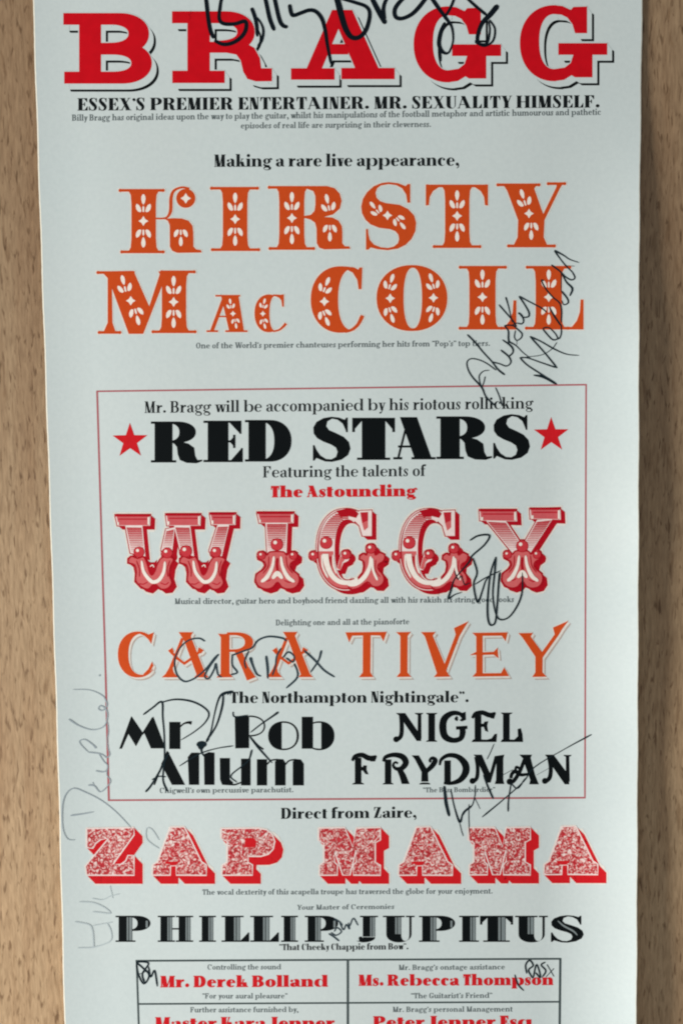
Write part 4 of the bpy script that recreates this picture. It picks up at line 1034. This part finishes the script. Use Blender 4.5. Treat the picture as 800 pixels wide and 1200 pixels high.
# ---- red block lettering with a flowery face
def block_heading():
    f, hole, rim = Ink(), Ink(), Ink()
    Z = [(101.5, 970.6), (157.5, 969.6), (157.8, 978), (133, 1013), (142, 1013.4), (148, 1009), (150.6, 1002.6), (157.8, 1002.4), (157.8, 1026), (102, 1026), (100, 1015), (127, 982.4), (118, 983.4), (112, 988), (108.6, 994), (101.5, 993.5)]
    A = [(199.6, 968.8), (216.4, 968.6), (236.6, 1009.6), (242.4, 1013.6), (242.4, 1026), (206.6, 1026), (206.6, 1015), (199.6, 1015), (199.6, 1026), (178.6, 1026), (178.8, 1013.6), (184.4, 1010)]
    P = [(259, 970.6), (303, 970), (313, 972), (319.6, 977.6), (322.4, 986), (320.6, 995), (315, 1001), (306, 1003.8), (291, 1004), (290.6, 1011), (296, 1014), (296, 1026), (260, 1026), (260, 1014), (266, 1010.6), (266, 986), (259, 982.6)]
    M = [(373, 970), (404, 969.6), (413.4, 992), (417.4, 970), (446, 969.4), (446, 984), (440, 987.4), (440, 1010.6), (446, 1014), (446, 1026), (414, 1026), (414, 1014), (417.6, 1010.6), (417.6, 996), (410, 1026), (401.4, 1026), (391.6, 998), (391.6, 1010.6), (395, 1014), (395, 1026), (374, 1026), (374, 1014), (379, 1010.6), (379, 988), (373, 985)]
    for L, dx, dy in ((Z, 0, 0), (A, 0, 0), (P, 0, 0), (M, 0, 0), (A, 288, 0), (M, 175.4, -.4), (A, 458, -.8)):
        q = [(x + dx, y + dy) for x, y in L]
        f.poly(q); q = inset(q, 0.5); rim.stroke(q + q[:1], 1.5, taper=False, smooth=False)
        if L is A:
            hole.rect(194 + dx, 1009.6 + dy, 208.6 + dx, 1012.6 + dy); hole.rect(199.8 + dx, 1012 + dy, 206.2 + dx, 1026 + dy)
        if L is P: hole.poly([(287, 982), (297, 982), (300, 985), (300, 990.4), (297, 993), (287, 993)])
    red, halo = Ink(), Ink()
    for k in range(0, 11): red.copy_from(f, .96 * k, .98 * k)
    for d in ((11.4, 8.6), (8.6, 11.6), (-1.2, 0), (0, -1.2), (3, 7), (8, 3)): halo.copy_from(f, *d)
    r = red.build('headline_lettering', M_RED2, poster, 3, 'red block shaded lettering with pale flowery faces')
    halo.build('pale_halo', M_CREAM_HALO, r, 1)
    f.split('letter_face', M_FLORAL, r, 4, (172, 252, 345, 456, 545, 632)); rim.split('pale_outline', M_PALE, r, 5, (172, 252, 345, 456, 545, 632)); hole.split('letter_counter', M_RED2, r, 5, (172, 252, 345, 456, 545, 632))
block_heading()
line('caption_text', TINY, M_GREY, [("The vocal dexterity of this acapella troupe has traversed the globe for your enjoyment.", 237, 577, 1048.6, 1047.2, 6.4)])
line('caption_text', TINY, M_GREY, [("Your Master of Ceremonies", 348, 462, 1066.2, 1065.2, 5.8)])
def striped_heading():
    k, g, h = Ink(), Ink(), Ink()
    for ch, x0, x1 in (('P', 135.6, 176.4), ('H', 185, 226.4), ('I', 233.4, 253), ('L', 259.6, 292), ('L', 293.2, 326.6), ('I', 329.4, 349), ('P', 357, 396), ('J', 417, 442.6), ('U', 448.4, 485.4), ('P', 490.6, 532.8), ('I', 537.6, 560.6), ('T', 562, 600.6), ('U', 603, 641.4), ('S', 645, 683.4)):
        for (a, b, c, d) in set_box(k, STRIPED, ch, x0, x1, 1073.2, 1103.8):
            w = c - a; i = 2.0 if ch != 'J' else 2.4
            if w < 5: continue
            for u0, u1 in ((.60, .72), (.78, .97)):
                g.rect(a + w * u0, b + 1.7, a + w * u1, d - (1.7 if ch not in 'UJ' else 0))
        if ch == 'P': g.rect(x1 - 5.4, 1079, x1 - 3.0, 1087)
        if ch == 'S':
            g.stroke([(653, 1079), (660, 1085), (671, 1091), (676, 1096)], [1.2, 2, 2, 1.2])
    r = k.build('headline_lettering', M_BLACK, poster, 2, 'heavy black lettering with grey stripes in its stems')
    g.split('grey_stripe', M_STRIPE, r, 4, (180, 230, 256, 292.6, 328, 353, 406, 446, 488, 535, 561.3, 601.8, 643))
striped_heading()
line('caption_text', BOLD, M_TEXT, [('"That Cheeky Chappie from Bow".', 327, 478.5, 1113.6, 1112.6, 7.4)])

# ---- the credit table at the foot
def credit_table():
    k = Ink()
    def rule(P, w):
        (x0, y0), (x1, y1) = P
        k.stroke([(x0 + (x1 - x0) * t / 10, y0 + (y1 - y0) * t / 10) for t in range(11)], w, taper=False, smooth=False)
    for P, w in ((((159, 1126), (657, 1123.6)), 2.2), (((161, 1176.6), (656.6, 1174)), 2.0), (((163, 1226), (655.6, 1224)), 2.2), (((160.2, 1125), (163.6, 1227)), 2.2), (((407.4, 1124.6), (407.4, 1226)), 2.8), (((656, 1123), (655, 1225)), 2.8)): rule(P, w)
    return k.build('credit_table', M_TABLE, poster, 1, 'dark grey ruled grid of credits')
table = credit_table()
line('caption_text', TINY, M_GREY, [("Controlling the sound", 243, 329.5, 1136.4, 1136.0, 6.2)], parent=table)
line('caption_text', TINY, M_GREY, [('"For your aural pleasure"', 237, 337, 1170.2, 1170.0, 6.2)], parent=table)
line('caption_text', TINY, M_GREY, [("Further assistance furnished by,", 223, 349.5, 1186.4, 1186.0, 6.2)], parent=table)
line('caption_text', TINY, M_GREY, [("Mr. Bragg's onstage assistance", 467, 591.5, 1136.8, 1136.0, 6.2)], parent=table)
line('caption_text', TINY, M_GREY, [('"The Guitarist\'s Friend"', 481, 576.5, 1170.0, 1169.4, 6.2)], parent=table)
line('caption_text', TINY, M_GREY, [("Mr. Bragg's personal Management", 460, 600.5, 1186.0, 1185.4, 6.2)], parent=table)
line('credit_name', FAT, M_RED2, [("Mr. Derek Bolland", 188, 384.5, 1157.2, 1156.4, 13.6)], parent=table)
line('credit_name', FAT, M_RED2, [("Ms. Rebecca Thompson", 420, 648.5, 1155.4, 1154.4, 13.2)], parent=table)
line('credit_name', FAT, M_RED2, [("Master Kara Jenner", 182, 392.5, 1206.0, 1205.4, 14.0)], parent=table)
line('credit_name', FAT, M_RED2, [("Peter Jenner Esq", 437, 623.5, 1204.8, 1204.0, 14.0)], parent=table)

# ================================================================== signatures
def sign(mat, strokes, label, ox=0.0, oy=0.0, k=1.0, layer=6, blobs=()):
    i = Ink()
    for P, w in strokes: i.stroke([(ox + x / k, oy + y / k) for x, y in P], w)
    for x, y, rx, ry in blobs: i.disc(ox + x / k, oy + y / k, rx, ry)
    return i.build('signature', mat, poster, layer, label)
sign(M_MARKER, [
    ([(240, -14), (242, 4), (244.4, 24), (247, 37), (251, 45)], [4.4, 4.8, 5, 5, 4.6]),
    ([(266, -14), (260, -3), (257.6, 10), (257, 22), (262, 27.6), (275, 28), (287, 25), (288.4, 33), (284, 42), (274, 49.6), (262, 52), (251, 47.6)], [3.4, 3.6, 4, 4.4, 4.6, 4.6, 4.8, 5, 5, 4.8, 4.6, 4]),
    ([(294.6, 9), (298, 18), (300.4, 28), (301.6, 43)], [4.4, 4.6, 4.4, 4]), ([(300, 20), (305, 26), (308.4, 35), (307, 46), (302, 55)], [2.4, 2.4, 3, 3.4, 3.4]),
    ([(308, -14), (312, 4), (316, 22), (321.4, 36)], [4.6, 4.8, 5, 4.8]), ([(319, -14), (322.4, 2), (327, 22), (331, 29.6), (337, 32)], [4.6, 4.8, 5, 4.8, 4]),
    ([(339, 5), (341, 15), (344, 18), (353, 15), (362, 12), (370, 13.6), (377, 22), (381, 36), (383.4, 52), (388, 76)], [4.6, 4.8, 4.6, 4.6, 4.6, 4.6, 4.8, 4.6, 4.2, 3.4]),
    ([(390, -14), (395, 0), (399, 15), (405, 34), (412, 43.6), (421, 43.4), (429, 34), (433, 17), (429, 8), (416, 3), (403, -1), (392, -5)], [6, 7, 7.6, 7, 6, 5.4, 5, 4.6, 4.2, 4, 4, 4]),
    ([(435, -3), (440, 7), (446, 18), (451.6, 28)], [5.4, 6, 6.4, 5.4]), ([(450, 24), (449, 10), (452, 0), (458, -8)], [5, 4.6, 4.2, 4]),
    ([(480, -8), (471, -1), (462.6, 10), (463, 19.4), (470, 21.8), (481, 17.4), (490, 9), (500, -4)], [4.6, 4.8, 5, 4.8, 4.6, 4.8, 5, 4.8]),
    ([(501, -9), (511, 6), (522, 21), (529, 32), (530.4, 48), (525.4, 61.4), (518.6, 61), (514, 52), (516, 38), (521, 26)], [4.8, 4.8, 4.4, 3, 2.2, 2.4, 4, 5, 4.8, 3.6]), ([(534, -8), (528, 8), (521.6, 19)], [3, 3.4, 3.4]),
    ([(514.6, 36), (515, 52), (516.4, 72)], [2, 2.2, 2]), ([(540, -9), (549, 0), (559, 9), (570, 18)], [3.2, 3.4, 3.6, 3.6]),
    ([(583, 6), (574, 17), (564, 28), (559, 44), (561.4, 51.6), (570, 50.6), (573.4, 36), (572, 24)], [6.4, 6.2, 5.2, 4.6, 4, 3.2, 2.2, 2]), ([(573, 23), (579.4, 34), (577, 48), (567, 54), (556, 49)], [2, 2.4, 2.6, 2.6, 3])],
    'thick black marker signature across the red heading')
sign(M_PEN, [
    ([(547, 392), (556, 401), (565, 412), (576, 424), (583, 433), (591, 439.4)], [2, 2, 1.7, 1.7, 2, 2.2]), ([(581, 434), (570, 426), (560, 421.5), (551, 420.5), (546.6, 425), (548.4, 434), (554, 443), (564, 454), (569, 465), (580, 476)], [1.4, 1.3, 1.3, 1.4, 1.5, 1.7, 1.8, 2.2, 1.7, 2]),
    ([(573, 434), (566, 435), (561, 440.6), (562, 449), (564, 454)], [.9, 1.2, 1.4, 1.3, 1.5]), ([(568, 441), (566.4, 448), (564, 454)], 1.2), ([(580, 454), (584.4, 464), (588, 476)], [1.2, 1.4, 1.7]),
    ([(576, 424), (585, 426.4), (593, 429), (598, 424.6), (595.6, 418), (586, 410)], [1.4, 1.4, 1.5, 1.7, 2, 2]), ([(595.6, 418), (600.6, 412.6), (598.6, 406), (588, 398)], [1.9, 1.8, 2.3, 1.5]), ([(595, 400), (604, 405), (612, 413), (621, 420)], [2, 1.3, 1, .9]),
    ([(596, 402), (595.2, 396), (595, 387.6), (590.4, 381.4)], [2.2, 2.2, 1.9, 1.8]), ([(590.4, 381.4), (600, 381.4), (606, 386), (611, 391), (610, 396), (605, 399), (602.2, 395), (603.4, 387)], [1.6, 1.6, 1.5, 1.7, 1.6, 1.2, 1.3, 1.2]), ([(605, 399), (605, 404)], 1.1),
    ([(584, 357), (594, 368.4), (600.6, 376), (604.6, 383)], [1.8, 1.6, 1.8, 2]), ([(592, 348), (595, 358), (597.4, 368), (600, 378)], [2, 1.4, 1.2, 1.4]), ([(606.7, 366.4), (611, 370), (613, 376), (610.6, 379.6), (604.6, 378.8), (598, 382)], [2.2, 2, 1.7, 1.6, 1.2, 1.4]),
    ([(607.6, 347), (613.6, 356), (619, 365.6), (618.6, 371), (612, 371.6), (608, 367.6)], [2.2, 1.7, 2, 1.9, 1.2, 1]), ([(607.6, 347), (619, 353.2), (634, 361), (640, 366)], [1.8, 1.4, 1.7, 1.4]),
    ([(651.8, 450.4), (633.7, 438.6), (617, 427.6), (608.4, 419)], [2.4, 1.8, 1.6, 1.9]), ([(608.4, 419), (618, 419.6), (633.7, 425), (652.3, 431.3)], [1.6, 1.3, 1.4, 1.8]), ([(652.3, 431.3), (637, 412.7), (620.3, 394.2)], [2.1, 1.7, 2]), ([(620.3, 394.2), (633.7, 400.4), (648.4, 408.8), (663, 415), (678, 416.6)], [1.8, 1.5, 1.7, 1.2, .9]),
    ([(624.6, 439.6), (637, 442), (651.8, 450.4)], [1.6, 3.4, 2.6]), ([(614.6, 418.6), (634, 416), (646, 409), (652, 401)], [.7, .8, .9, 1]),
    ([(654, 397), (647, 398), (639, 390), (636, 385), (642.6, 384), (650, 391), (654, 397), (657, 391), (657, 380)], [1.8, 1.7, 1.7, 1.7, 1.4, 1.4, 1.7, 1.6, 1.7]), ([(657, 382), (649, 370.4), (643, 359.6)], [2.2, 2.4, 1.7]),
    ([(637, 329), (634, 328.6), (639, 338.4), (647, 348), (655, 355), (657.4, 364), (657, 378)], [1.2, 1.8, 1.8, 1.7, 1.8, 1.8, 1.9]), ([(657.2, 341), (664, 349.6), (665, 355), (660, 357), (657.4, 352)], [2.2, 2, 1.8, 1.2, 1]),
    ([(657.6, 320), (663, 330.4), (670, 338.2), (667, 347)], [1.6, 1.9, 2.6, 1.9]), ([(657, 319), (657, 341)], [1.8, 2]), ([(645.4, 310.4), (655, 317.4), (662, 324.4), (669, 328), (673, 325.4), (670, 319)], [2, 1.9, 1.6, 1.6, 1.7, 1.4]),
    ([(649, 293.6), (656, 303.6), (662, 311), (670, 319), (673.4, 325)], [2.2, 1.4, 1.6, 1.4, 1.5]), ([(649, 293.4), (659.4, 299), (667, 304), (678, 307.8)], [2.3, 1.6, 1.2, .9]), ([(662, 311.2), (672.5, 312)], 1.1)],
    'slanting black pen signature over the end of the orange name')
sign(M_PEN, [
    ([(150, 242), (200, 214), (265, 213), (235, 268), (165, 330), (150, 362), (110, 410), (60, 470), (42, 525), (25, 582), (60, 560), (105, 545)], [2, 2.2, 2.2, 2, 2, 2.2, 1.6, 1.4, 2.4, 2.4, 1.4, 1]), ([(168, 345), (192, 430), (172, 500), (195, 604), (222, 540), (242, 480), (272, 440)], [2, 2, 2, 2.2, 1.8, 1.6, 1.4]),
    ([(60, 420), (80, 470), (100, 450), (120, 500), (150, 490)], 1.2), ([(180, 500), (240, 462), (332, 418)], 1.4), ([(302, 338), (272, 430), (256, 560), (254, 680), (268, 735), (298, 722), (310, 620), (318, 500), (326, 428)], [1.6, 2, 2.2, 2.4, 2.2, 2, 2, 2.2, 3]),
    ([(302, 338), (296, 420), (284, 560), (302, 670), (330, 706), (380, 690), (430, 620), (456, 540), (458, 430)], [2.6, 2.2, 1.8, 1.8, 1.8, 1.8, 2, 2, 1.6])],
    'looping black pen signature across the end of the circus lettering', 520, 585, 5, layer=9)
sign(M_FADED, [
    ([(630, 152), (590, 132), (520, 145), (460, 200), (427, 280), (440, 370), (490, 420), (550, 405), (600, 370), (650, 320), (690, 268), (722, 238)], [1.8, 1.9, 1.8, 1.8, 2, 2, 2, 2, 2, 2, 2.2, 2.4]), ([(718, 242), (660, 320), (628, 385), (655, 400), (690, 340), (702, 300), (715, 370), (742, 392)], 2),
    ([(812, 240), (812, 310), (845, 360), (800, 376)], 2), ([(810, 246), (890, 216), (945, 195), (985, 145), (1055, 120), (1145, 130), (1175, 150)], 2.2), ([(922, 215), (895, 285), (905, 335)], 2), ([(932, 258), (948, 310), (975, 370), (1005, 386)], [4, 2.6, 2.2, 1.4]),
    ([(1038, 248), (1048, 330), (1050, 402)], [3, 3, 2.4]), ([(1140, 196), (1110, 250), (1100, 320), (1080, 382)], 2), ([(1150, 262), (1185, 224), (1225, 250), (1218, 290), (1170, 262)], 2), ([(1225, 300), (1247, 350), (1242, 400), (1172, 466)], 2.2),
    ([(1292, 212), (1365, 280), (1425, 345), (1497, 392)], [2.8, 2.4, 2.2, 2]), ([(1408, 212), (1388, 280), (1335, 360)], [2.8, 2, 1.8])],
    'faded dark pen signature over the slim orange lettering', 130, 725, 5.714)
sign(M_PEN, [
    ([(188, 186), (250, 140), (312, 100), (318, 200), (328, 320), (330, 480), (320, 620), (350, 700)], [2.2, 2, 2.4, 2, 1.8, 1.8, 2, 2.6]), ([(305, 104), (400, 84), (500, 94), (580, 128), (627, 178), (600, 240), (530, 300), (440, 356)], [1.6, 2, 2.2, 2, 2, 1.6, 1.4, 1.2]),
    ([(790, 32), (720, 46), (688, 92), (660, 200), (640, 300), (610, 370)], [3.6, 3, 2, 1.4, 1.6, 3.4]), ([(724, 48), (716, 130), (680, 250), (628, 340)], [2, 2.6, 2, 2]), ([(360, 440), (300, 560), (240, 660), (203, 704)], [1.8, 2.2, 2.2, 2.6]), ([(245, 622), (290, 600), (340, 602)], 1.4),
    ([(430, 530), (560, 450), (680, 412), (790, 395)], [1.4, 1.6, 1.2, 1.6]), ([(905, 305), (975, 250), (1055, 195), (1092, 168)], [1.4, 1.6, 2.2, 3]), ([(900, 335), (960, 410), (1050, 510)], [1.4, 2.4, 1.6]), ([(915, 420), (885, 500), (775, 592), (815, 640)], [2.4, 1.6, 1.6, 1.2]), ([(788, 166), (800, 200), (890, 190)], 1.6),
    ([(575, 400), (580, 440), (600, 470)], [3, 2, 1.4])],
    'black pen signature with a loop and a blot over the art deco name', 135, 805, 5.714, blobs=[(578, 385, 6.0, 4.0)])
sign(M_PEN, [
    ([(600, 505), (606, 560), (612, 610), (630, 684)], [3, 3.6, 4, 3.4]), ([(638, 525), (660, 630), (692, 718), (712, 660), (762, 618)], [1.4, 1.6, 2.8, 1.4, 1.4]), ([(745, 612), (744, 690), (748, 790)], 1.0), ([(690, 720), (702, 770), (712, 800)], 0.9), ([(700, 690), (725, 655), (762, 622), (780, 560), (782, 500)], 1.2), ([(776, 570), (810, 640)], 1.4),
    ([(830, 440), (860, 520), (888, 582)], [2, 2.2, 2.2]), ([(892, 258), (870, 310), (850, 350)], 0.9), ([(935, 446), (1000, 410)], 1.2), ([(992, 486), (976, 590), (974, 656)], [1.4, 1.6, 2]), ([(990, 490), (1030, 520), (1074, 460)], 1.4),
    ([(1462, 204), (1300, 292), (1130, 394), (1064, 480), (950, 582), (822, 688)], [2.2, 1.0, 1.3, 1.4, 1.3, 2]), ([(1230, 392), (1140, 442)], 0.8)],
    'spiky pen signature with a long rising stroke over the art nouveau name', 400, 820, 5)
sign(M_PENCIL, [
    ([(145, 160), (260, 164), (340, 198), (366, 232), (374, 268), (345, 300), (318, 290), (332, 268), (368, 292), (378, 340), (355, 405), (280, 430), (190, 404), (118, 358)], [.8, .9, 1.2, 1.6, 1.6, 1.4, 1.3, 1.4, 1.5, 1.5, 1.3, 1.2, 1.3, 2.2]),
    ([(378, 380), (384, 440), (376, 500), (384, 560), (392, 596), (372, 616), (350, 600), (318, 588), (248, 580)], [1.0, .9, .9, 1, 1.3, 1.4, 1.3, 1.4, 1.7]), ([(302, 554), (280, 530), (230, 496), (192, 504), (204, 534), (250, 580)], [2.4, 1.6, 1.2, 1.2, 1.1, 1]),
    ([(320, 590), (352, 640), (378, 668), (372, 700), (345, 712), (298, 704)], [1.2, 1.3, 1.4, 1.5, 1.5, 1.6]), ([(380, 672), (374, 730), (398, 768), (384, 800), (330, 846), (290, 806), (248, 800)], [1.2, 1.1, 1.1, 1.1, 1.3, 1.6, 1.9]), ([(278, 780), (290, 808)], 1.5),
    ([(160, 1168), (112, 1160), (80, 1090), (76, 950), (98, 865), (150, 822), (230, 848), (340, 905), (440, 985), (540, 1090)], [.8, .9, 1, 1.2, 1.3, 1.3, 1.2, 1.1, 1, .8]), ([(130, 1004), (205, 994), (285, 980)], [2, 1.6, 1])],
    'grey pencil signature running up the left margin', 60, 780, 5.714, blobs=[(325, 66, 1.0, 1.2)])
sign(M_PENCIL2, [([(632, 322), (592, 262), (560, 254), (558, 310), (590, 345), (632, 372)], 1.3)], 'faint pencil loop between the first two red block letters', 60, 920, 5)
sign(M_PENCIL2, [
    ([(345, 590), (362, 664)], 1.4), ([(400, 638), (345, 652), (300, 672), (240, 664)], 1.1), ([(165, 684), (250, 690), (320, 722), (348, 752), (300, 748), (242, 742)], 1.5),
    ([(138, 800), (222, 818), (242, 850), (248, 900), (250, 955)], 1.6), ([(360, 804), (300, 814), (244, 824)], 1.1), ([(155, 954), (250, 950), (345, 915), (352, 860), (330, 810)], 1.3)],
    'very faint pencil scrawl in the lower left margin', 60, 920, 5)
sign(M_PEN, [
    ([(30, 62), (38, 100), (58, 132), (76, 100), (48, 70), (32, 54), (74, 58), (52, 96), (60, 128)], 2.0), ([(74, 70), (82, 108), (96, 84), (106, 142)], [1.8, 1.8, 2, 2.2]), ([(34, 100), (80, 82)], 1.4)], 'black pen initials in the corner of the credit table', 150, 1110, 3.077)
sign(M_PEN, [
    ([(642, 92), (638, 62), (652, 46), (664, 64), (648, 80), (662, 108)], 1.9), ([(664, 108), (676, 60), (690, 106), (672, 88)], 1.8), ([(706, 52), (692, 62), (708, 82), (696, 104)], 1.8), ([(712, 60), (736, 102)], 1.8), ([(736, 74), (708, 104)], 1.6), ([(600, 95), (612, 130), (632, 152)], [1.4, 2, 1.2])],
    'black pen initials at the right of the credit table', 400, 1110, 2.963)
sign(M_FADED, [
    ([(470, 160), (498, 178), (528, 202)], 1.8), ([(482, 154), (510, 170), (540, 150), (516, 128), (500, 150)], 1.5), ([(530, 100), (552, 140), (566, 110), (584, 136), (578, 100)], 1.5), ([(500, 78), (530, 96), (546, 116)], 1.6), ([(586, 120), (606, 76), (632, 116)], 1.5)],
    'small faded pen signature between the two striped words', 285, 1060, 4.706)

bpy.context.view_layer.update()
